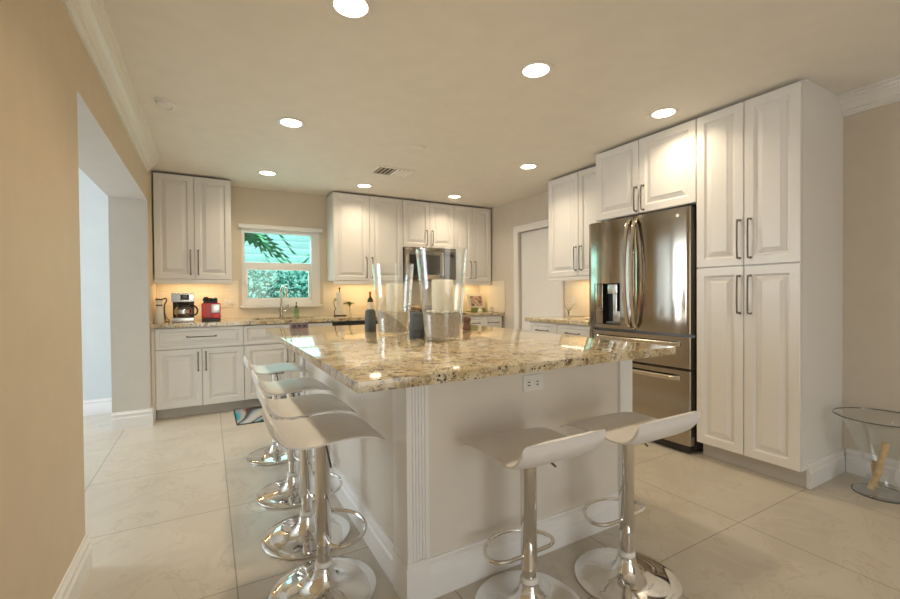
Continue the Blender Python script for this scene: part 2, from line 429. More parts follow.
cas = struct('trim_3', b, 'trim', 'white casing around the right wall door')
d1 = obj('door_1', box(NB(), XR+.035, XR+.075, DY0+.004, DY1-.008, .008, DZ-.006, .003), 'trim'); d1['kind'] = 'structure'; d1['label'] = 'flat white door in the right wall'; d1['category'] = 'door'
# kitchen window
b = NB(); t = .034; yw0, yw1 = YB+.03, YB+.09
FX0, FX1, FZ0, FZ1 = WX0, WX1, WZ0, WZ1
for a, c in ((FX0, FX0+t), (FX1-.10, FX1)): box(b, a, c, YB-.006, yw1, FZ0, FZ1, .003)
box(b, FX0+t, FX1-.10, YB-.006, yw1, FZ1-.075, FZ1, .003); box(b, FX0+t, FX1-.10, YB-.006, yw1, FZ0, FZ0+.055, .003)
win = obj('window_1', b, 'trim'); win['kind'] = 'structure'; win['label'] = 'white single-hung kitchen window over the sink'; win['category'] = 'window'
b = NB(); box(b, FX0+t, FX1-.10, YB+.045, YB+.08, 1.495, 1.565, .003)
for a, c in ((FX0+t, FX0+t+.03), (FX1-.13, FX1-.10)): box(b, a, c, YB+.02, YB+.055, FZ0+.055, 1.495, .002)
box(b, FX0+t+.03, FX1-.13, YB+.02, YB+.055, FZ0+.055, FZ0+.085, .002); box(b, FX0+t+.03, FX1-.13, YB+.02, YB+.055, 1.475, 1.495, .002)
obj('sash', b, 'trim', win)
obj('pane', box(NB(), FX0+t, FX1-.10, YB+.060, YB+.064, 1.565, FZ1-.075), 'pane', win, smooth=0)
obj('pane', box(NB(), FX0+t+.03, FX1-.13, YB+.036, YB+.040, FZ0+.085, 1.475), 'pane', win, smooth=0)
b = NB(); box(b, FX0-.03, FX1+.03, YB-.045, YB-.007, FZ1-.035, FZ1+.012, .006); obj('shade_cassette', b, 'trim', win)
b = NB(); box(b, FX0-.02, FX1+.02, YB-.05, YB-.007, FZ0-.028, FZ0-.001, .004); obj('sill', b, 'trim', win)

# ------------------------------------------------------------------ cabinets
def panel_door(x0, x1, z0, z1, stile=.058, th=.02, y=0.0):
    """raised-panel front; face at y, thickness behind it"""
    bm = NB()
    prof = [(0, .003), (.003, 0), (stile-.004, 0), (stile, .002), (stile+.004, .009), (stile+.008, .014), (stile+.017, .014), (stile+.019, .0115), (stile+.044, .0035), (stile+.046, .0008)]
    mx = min(x1-x0, z1-z0)/2 - .004
    if stile + .047 > mx:
        k = mx/(stile+.047); prof = [(a*k if a > .004 else a, d) for a, d in prof]
    rings = []
    for a, d in [(0, th)] + prof:
        rings.append([bm.verts.new(p) for p in ((x0+a, y+d, z0+a), (x1-a, y+d, z0+a), (x1-a, y+d, z1-a), (x0+a, y+d, z1-a))])
    for A, B in zip(rings[:-1], rings[1:]):
        for k in range(4): bm.faces.new((A[k], A[(k+1) % 4], B[(k+1) % 4], B[k]))
    bm.faces.new(rings[-1]); bm.faces.new(rings[0][::-1])
    return bm
def bar_handle(x, z, L, horiz=False, y=0.0, off=.032, r=.0058):
    bm = NB(); h = L/2
    pts = [(-h, 0), (-h, off*.75), (-h+.012, off), (0, off+.003), (h-.012, off), (h, off*.75), (h, 0)]
    P = smooth_path([(x+s, y-o, z) if horiz else (x, y-o, z+s) for s, o in pts], k=4)
    tube(bm, P, r, 8)
    for s in (-h, h):
        c = (x+s, y, z) if horiz else (x, y, z+s)
        box(bm, c[0]-.008, c[0]+.008, y-.004, y-.0002, c[2]-.008, c[2]+.008, .001)
    return bm
def cabinet(name, label, cat, loc, rot, wd, depth, z0, z1, fronts, group=None, toe=0.0, rail=0.0, toe_mat='toe', end_left=False):
    t = thing(name, label, cat, loc, rot, group)
    zb = z0 + toe
    body = NB(); box(body, 0, wd, .0215, depth, zb, z1)
    obj('body', body, 'cab', t, smooth=0)
    if toe: obj('toe_kick', box(NB(), 0, wd, .085, depth-.02, z0, zb), toe_mat, t, smooth=0)
    if rail: obj('light_rail', box(NB(), 0, wd, .004, .026, z0-rail, z0-.001, .003), 'cab', t)
    for fr in fronts:
        kind, x0, x1, a, c = fr[:5]
        o = obj(kind, panel_door(x0+.0015, x1-.0015, a+.0015, c-.0015, .056 if kind == 'door' else .030), 'cab', t, smooth=0)
        if len(fr) > 5 and fr[5]:
            hx, hz, L, hor = fr[5]
            obj('handle', bar_handle(hx, hz, L, hor), 'pull', o)
    return t
GU, GB = 'wall cabinets', 'base cabinets'
ZT, ZU = 2.398, 1.346
# back wall uppers: front plane y=5.10
cabinet('wall_cabinet', 'white two-door wall cabinet left of the window above the coffee maker', 'cabinet', (-.463, 5.10, 0), 0, .682, .348, ZU, ZT,
        [('door', 0, .343, ZU, ZT, (.308, 1.52, .245, False)), ('door', .345, .682, ZU, ZT, (.376, 1.52, .245, False))], GU, rail=.045)
cabinet('wall_cabinet', 'white two-door wall cabinet right of the window above the wine bottle', 'cabinet', (1.300, 5.10, 0), 0, .893, .348, ZU, ZT,
        [('door', 0, .447, ZU, ZT, (.400, 1.51, .245, False)), ('door', .449, .893, ZU, ZT, (.474, 1.51, .245, False))], GU, rail=.045)
cabinet('wall_cabinet', 'short white two-door wall cabinet above the steel microwave', 'cabinet', (2.196, 5.10, 0), 0, .756, .348, 1.79, ZT,
        [('door', 0, .386, 1.79, ZT, (.336, 1.925, .19, False)), ('door', .388, .756, 1.79, ZT, (.420, 1.925, .19, False))], GU)
cabinet('wall_cabinet', 'narrow white two-door wall cabinet at the right end of the back wall', 'cabinet', (2.955, 5.10, 0), 0, .617, .348, ZU, ZT,
        [('door', 0, .300, ZU, ZT, (.258, 1.51, .235, False)), ('door', .302, .617, ZU, ZT, (.335, 1.51, .235, False))], GU, rail=.045)
# right wall: rot -90, local x runs towards -y
R9 = -PI/2
cabinet('pantry_cabinet', 'tall white four-door pantry cabinet right of the refrigerator', 'cabinet', (3.005, 1.773, 0), R9, .611, .593, 0, ZT,
        [('door', 0, .306, .112, 1.340, (.283, 1.157, .24, False)), ('door', .308, .611, .112, 1.340, (.346, 1.157, .24, False)),
         ('door', 0, .306, 1.345, ZT, (.283, 1.515, .245, False)), ('door', .308, .611, 1.345, ZT, (.346, 1.515, .245, False))], toe=.11)
pt = [o for o in bpy.data.objects if o.name.startswith('pantry_cabinet')][0]
obj('top_filler', box(NB(), 0, .611, .06, .593, ZT+.0005, ZC-.0005), 'cab', pt, smooth=0)
b = NB(); prism(b, [(.611 + p, z) for p, z in BBP], 'y', .085, .593); obj('side_baseboard', b, 'trim', pt, smooth=8)
cabinet('wall_cabinet', 'white two-door cabinet directly above the steel refrigerator', 'cabinet', (3.005, 2.672, 0), R9, .896, .593, 1.811, ZT,
        [('door', 0, .433, 1.811, ZT, (.416, 1.925, .19, False)), ('door', .435, .896, 1.811, ZT, (.480, 1.925, .19, False))], GU)
cabinet('wall_cabinet', 'white two-door wall cabinet on the right wall left of the refrigerator', 'cabinet', (3.251, 3.549, 0), R9, .86, .345, ZU, ZT,
        [('door', 0, .432, ZU, ZT, (.403, 1.525, .235, False)), ('door', .434, .86, ZU, ZT, (.475, 1.525, .235, False))], GU, rail=.04)
# base cabinets
ZD = .868
cabinet('base_cabinet', 'white base cabinet under the coffee maker with one drawer over two doors', 'cabinet', (-.443, 4.828, 0), 0, .750, .62, 0, .876,
        [('drawer', 0, .750, .668, ZD, (.380, .780, .243, True)), ('door', 0, .380, .105, .663, (.347, .536, .176, False)), ('door', .383, .750, .105, .663, (.414, .536, .176, False))], GB, toe=.10)
cabinet('base_cabinet', 'white sink base cabinet under the window', 'cabinet', (.309, 4.828, 0), 0, .900, .62, 0, .68,
        [('drawer', 0, .450, .668, ZD), ('drawer', .452, .900, .668, ZD), ('door', 0, .450, .105, .663, (.417, .55, .176, False)), ('door', .452, .900, .105, .663, (.485, .55, .176, False))], GB, toe=.10)
cabinet('base_cabinet', 'white base cabinet between the dishwasher and the range', 'cabinet', (1.816, 4.828, 0), 0, .376, .62, 0, .876,
        [('drawer', 0, .376, .668, ZD, (.188, .78, .16, True)), ('door', 0, .376, .105, .663, (.035, .55, .176, False))], GB, toe=.10)
cabinet('base_cabinet', 'white two-drawer base cabinet under the cookbook', 'cabinet', (2.958, 4.828, 0), 0, .600, .62, 0, .876,
        [('drawer', 0, .300, .668, ZD, (.15, .78, .16, True)), ('drawer', .302, .600, .668, ZD, (.45, .78, .16, True)), ('door', 0, .300, .105, .663, (.27, .55, .176, False)), ('door', .302, .600, .105, .663, (.335, .55, .176, False))], GB, toe=.10)
cabinet('base_cabinet', 'white base cabinet on the right wall left of the refrigerator', 'cabinet', (3.015, 3.600, 0), R9, .850, .58, 0, .876,
        [('drawer', 0, .425, .668, ZD, (.212, .79, .16, True)), ('drawer', .427, .850, .668, ZD, (.64, .79, .16, True)), ('door', 0, .425, .105, .663, (.39, .55, .176, False)), ('door', .427, .850, .105, .663, (.46, .55, .176, False))], GB, toe=.10)

bc = [o for o in bpy.data.objects if o.name == 'base_cabinet'][0]
obj('filler_strip', box(NB(), -.0285, -.0015, .012, .05, .0, .876), 'cab', bc, smooth=0)
# dishwasher
dw = thing('dishwasher', 'built-in dishwasher with steel front right of the sink cabinet', 'dishwasher', (1.212, 4.83, 0))
obj('body', box(NB(), .004, .596, .03, .60, .10, .872), 'steel_dark', dw, smooth=0)
obj('door', box(NB(), .004, .596, -.005, .028, .11, .80, .006), 'steel', dw)
obj('control_panel', box(NB(), .004, .596, -.005, .028, .803, .866, .004), 'black', dw)
obj('handle', bar_handle(.30, .74, .5, True, -.005, .045, .009), 'nickel', dw)
obj('toe_kick', box(NB(), .004, .596, .08, .58, 0, .098), 'black', dw, smooth=0)

# range
rg = thing('range', 'black and steel kitchen range under the microwave', 'range', (2.198, 4.80, 0))
obj('body', box(NB(), 0, .754, .03, .64, 0, .905), 'steel_dark', rg, smooth=0)
dr = obj('oven_door', box(NB(), .01, .744, 0, .028, .20, .76, .006), 'steel', rg)
obj('window', box(NB(), .14, .614, -.003, -.0005, .33, .62), 'glossblack', dr, smooth=0)
obj('handle', bar_handle(.377, .70, .56, True, 0, .05, .01), 'nickel', dr)
obj('drawer', box(NB(), .01, .744, 0, .028, .05, .19, .006), 'steel', rg)
cp = obj('control_panel', box(NB(), 0, .754, -.005, .028, .77, .905, .006), 'steel', rg)
for k in range(5):
    b = NB(); lathe(b, [(0, .03), (.018, .03), (.022, .0), (0, 0)], n=16)
    for v in b.verts: v.co = Vector((.12+k*.128+v.co.x, -.006-v.co.z, .84+v.co.y))
    obj('knob', b, 'black', cp)
ck = obj('cooktop', box(NB(), 0, .754, .0, .64, .906, .922, .004), 'glossblack', rg)
for x, y, r in ((.2, .18, .1), (.55, .18, .08), (.2, .45, .08), (.55, .45, .1)):
    b = NB(); lathe(b, [(r-.006, .0), (r-.006, .002), (r, .002), (r, .0)], (x, y, .9222), n=32, closed=True); obj('burner', b, 'steel_dark', ck)
obj('back_panel', box(NB(), 0, .754, .60, .645, .923, 1.02, .006), 'steel', rg)

# over-the-range microwave
mw = thing('microwave', 'stainless steel over-the-range microwave below the short cabinet', 'microwave', (2.200, 5.04, 0))
obj('body', box(NB(), 0, .748, .03, .40, 1.365, 1.785), 'steel_dark', mw, smooth=0)
md = obj('door', box(NB(), 0, .55, 0, .029, 1.37, 1.745, .005), 'steel', mw)
obj('window', box(NB(), .055, .49, -.003, -.0005, 1.43, 1.69), 'glossblack', md, smooth=0)
obj('handle', bar_handle(.525, 1.56, .3, False, 0, .04, .008), 'nickel', md)
mp_ = obj('control_panel', box(NB(), .553, .748, 0, .029, 1.37, 1.745, .005), 'steel_dark', mw)
obj('display', box(NB(), .58, .72, -.002, -.0004, 1.67, 1.72), 'glossblack', mp_, smooth=0)
for r_ in range(5):
    for c_ in range(3):
        obj('button', box(NB(), .585+c_*.047, .622+c_*.047, -.003, -.0004, 1.40+r_*.05, 1.432+r_*.05, .002), 'greyface', mp_)
b = NB(); box(b, 0, .748, 0, .029, 1.748, 1.785, .003)
vg = obj('vent_grille', b, 'steel', mw)

# countertops
def slab(name, label, rects, z0=.878, z1=.914, bev=.004):
    b = NB()
    for r_ in rects: box(b, r_[0], r_[1], r_[2], r_[3], z0, z1, bev if len(rects) == 1 else 0)
    return tag(obj(name, b, 'granite', smooth=30), label, 'countertop', 'granite countertops')
SX0, SX1, SY0, SY1 = .42, 1.06, 4.93, 5.30
slab('countertop', 'granite countertop along the back wall from the left wall to the range', [(-.472, SX0, 4.797, 5.448), (SX1, 2.195, 4.797, 5.448), (SX0, SX1, 4.797, SY0), (SX0, SX1, SY1, 5.448)])
slab('countertop', 'short granite countertop under the cookbook right of the range', [(2.955, 3.575, 4.797, 5.448)])
slab('countertop', 'granite countertop on the right wall left of the refrigerator', [(2.985, 3.598, 2.748, 3.637)])
slab('island_countertop', 'large speckled gold granite island top carrying the glass vases', [(.384, 1.944, 1.244, 3.616)], bev=.006)

# backsplashes
b = NB(); box(b, XL+.001, WX0-.035, YB-.012, YB-.001, .915, ZU); box(b, WX0-.035, WX1+.035, YB-.012, YB-.001, .915, WZ0-.03); box(b, WX1+.035, XR-.001, YB-.012, YB-.001, .915, ZU)
struct('trim_4', b, 'tile', 'cream tile backsplash on the back wall', smooth=0)
b = NB(); box(b, XR-.012, XR-.001, 4.80, YB-.013, .915, ZU+.01)
b2 = b; box(b2, XR-.012, XR-.001, 2.75, 3.64, .915, ZU)
struct('trim_5', b2, 'tile', 'cream tile backsplash on the right wall', smooth=0)

# under-cabinet lights
def under_light(name, label, loc, rot, L):
    t = thing(name, label, 'light', loc, rot, 'under-cabinet light bars')
    obj('housing', box(NB(), -L/2, L/2, -.015, .015, -.012, -.001, .002), 'white', t)
    obj('lens', box(NB(), -L/2+.01, L/2-.01, -.011, .011, -.0145, -.0122), 'led', t, smooth=0)
    area_light('lamp', (0, 0, -.018), (0, 0, 0), L-.04, .03, UNDERCAB_W*L/.6, UNDERCAB_C, parent=t)
under_light('under_cabinet_light', 'warm light bar under the wall cabinet above the coffee maker', (-.12, 5.27, ZU), 0, .58)
under_light('under_cabinet_light', 'warm light bar under the wall cabinet above the wine bottle', (1.75, 5.27, ZU), 0, .75)
under_light('under_cabinet_light', 'warm light bar under the narrow wall cabinet above the cookbook', (3.26, 5.27, ZU), 0, .5)
under_light('under_cabinet_light', 'warm light bar under the right wall cabinet above the flowers', (3.42, 3.12, ZU), R9, .7)

# ------------------------------------------------------------------ refrigerator
fr = thing('refrigerator', 'stainless steel french door refrigerator with two bottom drawers', 'refrigerator', (2.986, 2.744, 0), R9)
FW = .938
obj('body', box(NB(), .006, FW-.006, .072, .605, .03, 1.775, .004), 'steel_dark', fr)
def bowed(x0, x1, z0, z1, th=.066, bow=.012, hole=None, n=14, full=(0, FW)):
    bm = NB()
    xs = sorted(set([x0 + (x1-x0)*k/n for k in range(n+1)] + ([hole[0], hole[1]] if hole else [])))
    zs = sorted(set([z0, z1] + ([hole[2], hole[3]] if hole else [])))
    def yv(x):
        t = (x-x0)/(x1-x0); e = min(t, 1-t)*(x1-x0)
        rr = .012; edge = 0 if e > rr else (rr - math.sqrt(max(0, rr*rr-(rr-e)**2)))
        return -bow*(1-(2*t-1)**2) + bow + edge - bow*.6
    xs = sorted(set(xs + [x0+.002, x0+.005, x0+.009, x1-.002, x1-.005, x1-.009]))
    V = {(i, j): bm.verts.new((x, yv(x), z)) for i, x in enumerate(xs) for j, z in enumerate(zs)}
    B = {(i, j): bm.verts.new((x, th, z)) for i, x in enumerate(xs) for j, z in enumerate(zs)}
    def inh(i, j):
        return hole and xs[i] >= hole[0]-1e-6 and xs[i+1] <= hole[1]+1e-6 and zs[j] >= hole[2]-1e-6 and zs[j+1] <= hole[3]+1e-6
    nx, nz = len(xs)-1, len(zs)-1
    for i in range(nx):
        for j in range(nz):
            if not inh(i, j):
                bm.faces.new((V[i, j], V[i+1, j], V[i+1, j+1], V[i, j+1]))
                bm.faces.new((B[i, j], B[i, j+1], B[i+1, j+1], B[i+1, j]))
            for di, dj, e0, e1 in ((-1, 0, (i, j), (i, j+1)), (1, 0, (i+1, j), (i+1, j+1)), (0, -1, (i, j), (i+1, j)), (0, 1, (i, j+1), (i+1, j+1))):
                ii, jj = i+di, j+dj
                out = ii < 0 or jj < 0 or ii >= nx or jj >= nz or inh(ii, jj)
                if out and not inh(i, j): bm.faces.new((V[e0], V[e1], B[e1], B[e0]))
    return bm
HX0, HX1, HZ0, HZ1 = .075, .345, .905, 1.255
ld = obj('door', bowed(.002, .467, .872, 1.79, hole=(HX0, HX1, HZ0, HZ1)), 'steel', fr, smooth=30)
rd = obj('door', bowed(.471, FW-.002, .872, 1.79), 'steel', fr, smooth=30)
mdw = obj('drawer', bowed(.002, FW-.002, .622, .848), 'steel', fr, smooth=30)
bdw = obj('drawer', bowed(.002, FW-.002, .065, .604), 'steel', fr, smooth=30)
def long_handle(x, z0, z1, bow=.05, horiz=False, off=.030, wdt=.016, tk=.010):
    bm = NB(); N = 20; rows = []
    for k in range(N+1):
        t = k/N; s = z0+(z1-z0)*t; o = off + bow*(1-(2*t-1)**2)
        if t in (0, 1): o = .003
        q = [(-wdt, o-tk), (wdt, o-tk), (wdt*1.0, o), (wdt*.5, o+tk*.7), (-wdt*.5, o+tk*.7), (-wdt, o)]
        rows.append([bm.verts.new((s, -c, x+a) if horiz else (x+a, -c, s)) for a, c in q])
    for a, b_ in zip(rows[:-1], rows[1:]):
        for k in range(6): bm.faces.new((a[k], a[(k+1) % 6], b_[(k+1) % 6], b_[k]))
    bm.faces.new(rows[0]); bm.faces.new(rows[-1][::-1])
    return bm
obj('handle', long_handle(.437, .885, 1.765), 'fridge_pull', ld)
obj('handle', long_handle(.501, .885, 1.765), 'fridge_pull', rd)
obj('handle', long_handle(.795, .07, FW-.07, .012, True, .035), 'fridge_pull', mdw)
obj('handle', long_handle(.548, .07, FW-.07, .012, True, .035), 'fridge_pull', bdw)
# dispenser: recess lining, control strip, ice chute, paddle, tray
b = NB()
x0, x1, z0, z1, y0, y1 = HX0+.085, HX1-.004, HZ0+.004, HZ1-.004, .003, .062
vs = lambda q: [b.verts.new(p) for p in q]
b.faces.new(vs([(x0, y1, z0), (x1, y1, z0), (x1, y1, z1), (x0, y1, z1)]))
b.faces.new(vs([(x0, y0, z0), (x1, y0, z0), (x1, y1, z0), (x0, y1, z0)])); b.faces.new(vs([(x0, y0, z1), (x0, y1, z1), (x1, y1, z1), (x1, y0, z1)]))
b.faces.new(vs([(x0, y0, z0), (x0, y1, z0), (x0, y1, z1), (x0, y0, z1)])); b.faces.new(vs([(x1, y0, z0), (x1, y0, z1), (x1, y1, z1), (x1, y1, z0)]))
obj('dispenser_recess', b, 'black', ld, smooth=0)
obj('dispenser_panel', box(NB(), HX0+.002, HX0+.084, .0025, .05, HZ0+.002, HZ1-.002, .003), 'steel', ld)
obj('ice_chute', box(NB(), x0+.05, x0+.15, .004, .06, z1-.085, z1-.004, .008), 'nickel', ld)
b = NB(); box(b, x0+.085, x0+.125, .03, .042, z0+.02, z1-.08, .004); obj('paddle', b, 'nickel', ld)
obj('drip_tray', box(NB(), x0+.03, x1-.004, .01, .058, z0+.001, z0+.018, .003), 'greyface', ld)
obj('filter_cover', box(NB(), x0+.10, x1-.003, .02, .06, z0+.02, z0+.11, .004), 'nickel', ld)
b = NB(); lathe(b, [(0, .003), (.012, .003), (.014, .001), (.014, 0), (0, 0)], n=24)
for v in b.verts: v.co = Vector((.845+v.co.x, -.0005-v.co.z, 1.735+v.co.y))
obj('round_badge', b, 'white', rd)
obj('name_strip', box(NB(), .80, .88, -.001, .004, .887, .897, .001), 'greyface', rd)
obj('hinge_cover', box(NB(), FW-.09, FW-.004, .03, .12, 1.776, 1.80, .006), 'black', fr)
obj('hinge_cover', box(NB(), .004, .09, .03, .12, 1.776, 1.80, .006), 'black', fr)
obj('kick_grille', box(NB(), .02, FW-.02, .02, .09, .012, .06, .004), 'black', fr)
for x in (.06, FW-.06):
    b = NB(); lathe(b, [(0, 0), (.022, 0), (.022, .012), (.012, .03), (0, .03)], (x, .12, 0), n=16); obj('foot', b, 'black', fr)
for x in (.06, FW-.06):
    b = NB(); lathe(b, [(0, 0), (.022, 0), (.022, .012), (.012, .03), (0, .03)], (x, .52, 0), n=16); obj('foot', b, 'black', fr)

# ------------------------------------------------------------------ island
IX0, IX1, IY0, IY1 = .652, 1.895, 1.475, 3.575
isl = thing('kitchen_island', 'large kitchen island base with greige panels and white fluted corner posts', 'kitchen island', (0, 0, 0))
obj('body', box(NB(), IX0, IX1, IY0, IY1, 0, .877), 'island', isl, smooth=0)
def post(x0, x1, y0, y1, faces):
    """white corner post with flutes on the named faces"""
    bm = NB(); nfl = 5
    # plan outline with flutes
    out = []
    def edge(p, q, fl):
        p, q = Vector(p), Vector(q); d = q-p; L = d.length; d.normalize(); nrm = Vector((-d.y, d.x))
        out.append(p)
        if fl:
            m = .014; fwd = (L-2*m)/nfl
            for k in range(nfl):
                a = m + k*fwd
                for t, dep in ((.12, 0), (.26, .005), (.5, .0065), (.74, .005), (.88, 0)):
                    out.append(p + d*(a+fwd*t) + nrm*dep)
    edge((x0, y0), (x1, y0), 'front' in faces); edge((x1, y0), (x1, y1), 'right' in faces)
    edge((x1, y1), (x0, y1), 'back' in faces); edge((x0, y1), (x0, y0), 'left' in faces)
    prism(bm, [tuple(p) for p in out], 'z', .165, .8772)
    e = .006
    box(bm, x0-e, x1+e*0, y0-e, y1, 0, .155, .002)
    box(bm, x0-e*.5, x1, y0-e*.5, y1, .155, .166)
    return bm
obj('corner_post', post(.634, .726, 1.457, 1.595, ('front',)), 'trim', isl, smooth=20)
obj('corner_post', post(1.812, 1.905, 1.457, 1.55, ()), 'trim', isl, smooth=20)
obj('corner_post', post(.634, .726, 3.47, 3.585, ('left',)), 'trim', isl, smooth=20)
b = NB(); prism(b, [(IY0-p, z) for p, z in BBP], 'x', .726, 1.812); obj('baseboard', b, 'trim', isl, smooth=8)
b = NB(); prism(b, [(IX0-p, z) for p, z in BBP], 'y', 1.595, 3.47); obj('baseboard', b, 'trim', isl, smooth=8)
b = NB(); prism(b, [(IX1+p, z) for p, z in BBP], 'y', 1.55, IY1); obj('baseboard', b, 'trim', isl)
op = obj('outlet', box(NB(), 1.198, 1.312, IY0-.006, IY0-.0003, .741, .812, .002), 'white', isl)
for xx in (1.231, 1.279):
    b = NB(); box(b, xx-.017, xx+.017, IY0-.008, IY0-.0062, .760, .790, .002); so = obj('socket', b, 'white', op)
    for dz in (-.007, .007): box_b = NB(); box(box_b, xx-.009, xx+.003, IY0-.0090, IY0-.0081, .775+dz-.0025, .775+dz+.0025); obj('slot', box_b, 'black', op, smooth=0)

# ------------------------------------------------------------------ bar stools
def stool_parts(t, zs, zc):
    """local +x faces the island; zs = height of the seat's trough"""
    prof = smooth_path([(-.197, .084, 0), (-.187, .060, 0), (-.170, .032, 0), (-.142, .010, 0), (-.095, .000, 0), (-.03, .003, 0), (.05, .008, 0), (.12, .004, 0), (.165, -.009, 0), (.203, -.030, 0)], k=4)
    bm = NB(); n = len(prof); W = .187; ny = 12; th = .025
    top, bot = [], []
    for i, p in enumerate(prof):
        a = prof[max(0, i-1)]; c = prof[min(n-1, i+1)]; d = (c-a).normalized(); nr = Vector((-d.y, d.x))
        u = i/(n-1); wid = W
        if u < .08: wid = W - .014*(1-u/.08)**2
        if u > .93: wid = W - .02*((u-.93)/.07)**2
        e = th*(1 if .12 < u < .85 else max(.35, min(u/.12, (1-u)/.15)))
        rt_, rb = [], []
        for k in range(ny+1):
            s = -1+2*k/ny; edge = abs(s)**10*.006
            rt_.append(bm.verts.new((p.x, s*wid, zs+p.y-edge))); q = Vector((p.x, p.y, 0)) - Vector((nr.x, nr.y, 0))*e*(1-abs(s)**6*.5)
            rb.append(bm.verts.new((q.x, s*wid, zs+q.y)))
        top.append(rt_); bot.append(rb)
    for i in range(n-1):
        for k in range(ny):
            bm.faces.new((top[i][k], top[i+1][k], top[i+1][k+1], top[i][k+1])); bm.faces.new((bot[i][k], bot[i][k+1], bot[i+1][k+1], bot[i+1][k]))
        bm.faces.new((top[i][0], bot[i][0], bot[i+1][0], top[i+1][0])); bm.faces.new((top[i][ny], top[i+1][ny], bot[i+1][ny], bot[i][ny]))
    for i in (0, n-1):
        for k in range(ny):
            bm.faces.new((top[i][k], top[i][k+1], bot[i][k+1], bot[i][k]))
    obj('seat', bm, 'seat', t, smooth=50)
    zu = zs - .024
    b = NB(); box(b, -.05, .05, -.05, .05, zu-.018, zu-.002, .004); obj('seat_plate', b, 'steel_dark', t)
    b = NB(); lathe(b, [(0, zc+.0), (.029, zc), (.0305, zc+.003), (.0305, zu-.03), (.036, zu-.018), (0, zu-.018)], n=28); obj('sleeve', b, 'chrome', t)
    b = NB(); lathe(b, [(0, .07), (.0255, .07), (.0255, zc-.001), (0, zc-.001)], n=24); obj('column', b, 'chrome', t)
    b = NB(); lathe(b, [(0, 0), (.200, 0), (.205, .004), (.205, .008), (.200, .012), (.16, .015), (.11, .020), (.075, .030), (.052, .048), (.040, .074), (.034, .10), (.0262, .104), (.0262, .06), (0, .06)], n=56); obj('base', b, 'chrome', t)
    b = NB(); lathe(b, [(.0263, .104), (.033, .104), (.034, .110), (.031, .120), (.0263, .122)], n=24, closed=True); obj('collar', b, 'white', t)
    zr = zc + .048
    P = smooth_path([(.0, .06, zr), (.004, .112, zr), (.03, .145, zr), (.078, .142, zr), (.128, .105, zr), (.157, .052, zr), (.165, 0, zr), (.157, -.052, zr), (.128, -.105, zr), (.078, -.142, zr), (.03, -.145, zr), (.004, -.112, zr), (.0, -.06, zr), (0, 0, zr)], True, 5)
    b = NB(); tube(b, P, .0075, 10, closed=True); obj('foot_ring', b, 'chrome', t)
    b = NB(); tube(b, smooth_path([(0, -.03, zu-.022), (.0, -.06, zu-.028), (.0, -.10, zu-.058), (.0, -.135, zu-.088)], k=5), .0045, 8); obj('lever', b, 'steel_dark', t)
def stool(label, x, y, rot, zs, zc):
    t = thing('bar_stool', label, 'bar stool', (x, y, 0), rot, 'white bar stools around the island')
    stool_parts(t, zs, zc); return t
stool('white bar stool on the island long left side, nearest the front corner', .385, 1.72, 0, .650, .19)
stool('white bar stool second from the front corner along the island left side', .405, 2.16, 0, .645, .19)
stool('white bar stool third from the front corner along the island left side', .424, 2.67, 0, .645, .19)
stool('white bar stool at the far end of the island left side near the teal mat', .424, 3.36, 0, .645, .19)
stool('white bar stool at the island front below the outlet, beside the fluted post', 1.028, 1.235, PI/2, .615, .155)
stool('white bar stool at the island front, the one nearer the refrigerator', 1.478, 1.160, PI/2, .635, .205)

# ------------------------------------------------------------------ island-top objects
def vase(name, label, x, y, r0, r1, h, sq=0):
    b = NB(); wl_ = .006
    pr = [(0, .0), (r0-.006, 0), (r0, .006)]
    for k in range(1, 9): pr.append((r0+(r1-r0)*k/8, .006+(h-.006)*k/8))
    pr += [(r1-.002, h+.003), (r1-wl_, h)]
    for k in range(7, -1, -1): pr.append((r0-wl_+(r1-r0)*k/8, .018+(h-.018)*k/8))
    pr += [(0, .016)]
    lathe(b, pr, (0, 0, 0), n=56)
    o = obj(name, b, 'glass', loc=(x, y, .9145)); return tag(o, label, 'vase', 'glass hurricane vases')
V1 = (1.160, 2.14); V2 = (1.055, 2.62)
vase('glass_vase', 'wide tall clear glass vase with white pebbles over sand, right of the pair', V1[0], V1[1], .100, .150, .510)
vase('glass_vase', 'narrower clear glass vase with slanted layered sand, left of the pair', V2[0], V2[1], .098, .136, .455)
def sandfill(name, label, x, y, prof_r, h0, tilt, m, zlow, lower_tilt=None):
    """fill between a lower plane and an upper plane inside a conical vase: r(z)=prof_r[0]+prof_r[1]*z"""
    b = NB(); n = 48; nr = 8
    tops, bots = [], []
    for j in range(nr+1):
        ra = j/nr; rt_, rb = [], []
        for k in range(n if j else 1):
            a = 2*PI*k/n
            def solve(zb, tl):
                z = zb
                for _ in range(6):
                    r = (prof_r[0]+prof_r[1]*z)*ra; z = zb + tl*r*math.cos(a)
                    z = min(max(z, .019), .19)
                return r, z
            r, z = solve(h0, tilt); z += random.uniform(-.002, .002) if j < nr else 0
            rt_.append(b.verts.new((r*math.cos(a), r*math.sin(a), z)))
            if lower_tilt is None: r, z = (prof_r[0]+prof_r[1]*zlow)*ra, zlow
            else: r, z = solve(*lower_tilt)
            rb.append(b.verts.new((r*math.cos(a), r*math.sin(a), z)))
        tops.append(rt_); bots.append(rb)
    for L_ in (tops, bots):
        for j in range(nr):
            A, B = L_[j], L_[j+1]
            for k in range(n):
                if j == 0: b.faces.new((A[0], B[k], B[(k+1) % n]))
                else: b.faces.new((A[k], A[(k+1) % n], B[(k+1) % n], B[k]))
    for k in range(n): b.faces.new((tops[-1][k], tops[-1][(k+1) % n], bots[-1][(k+1) % n], bots[-1][k]))
    o = obj(name, b, m, smooth=60, loc=(x, y, .9145)); return tag(o, label, 'sand', kind='stuff')
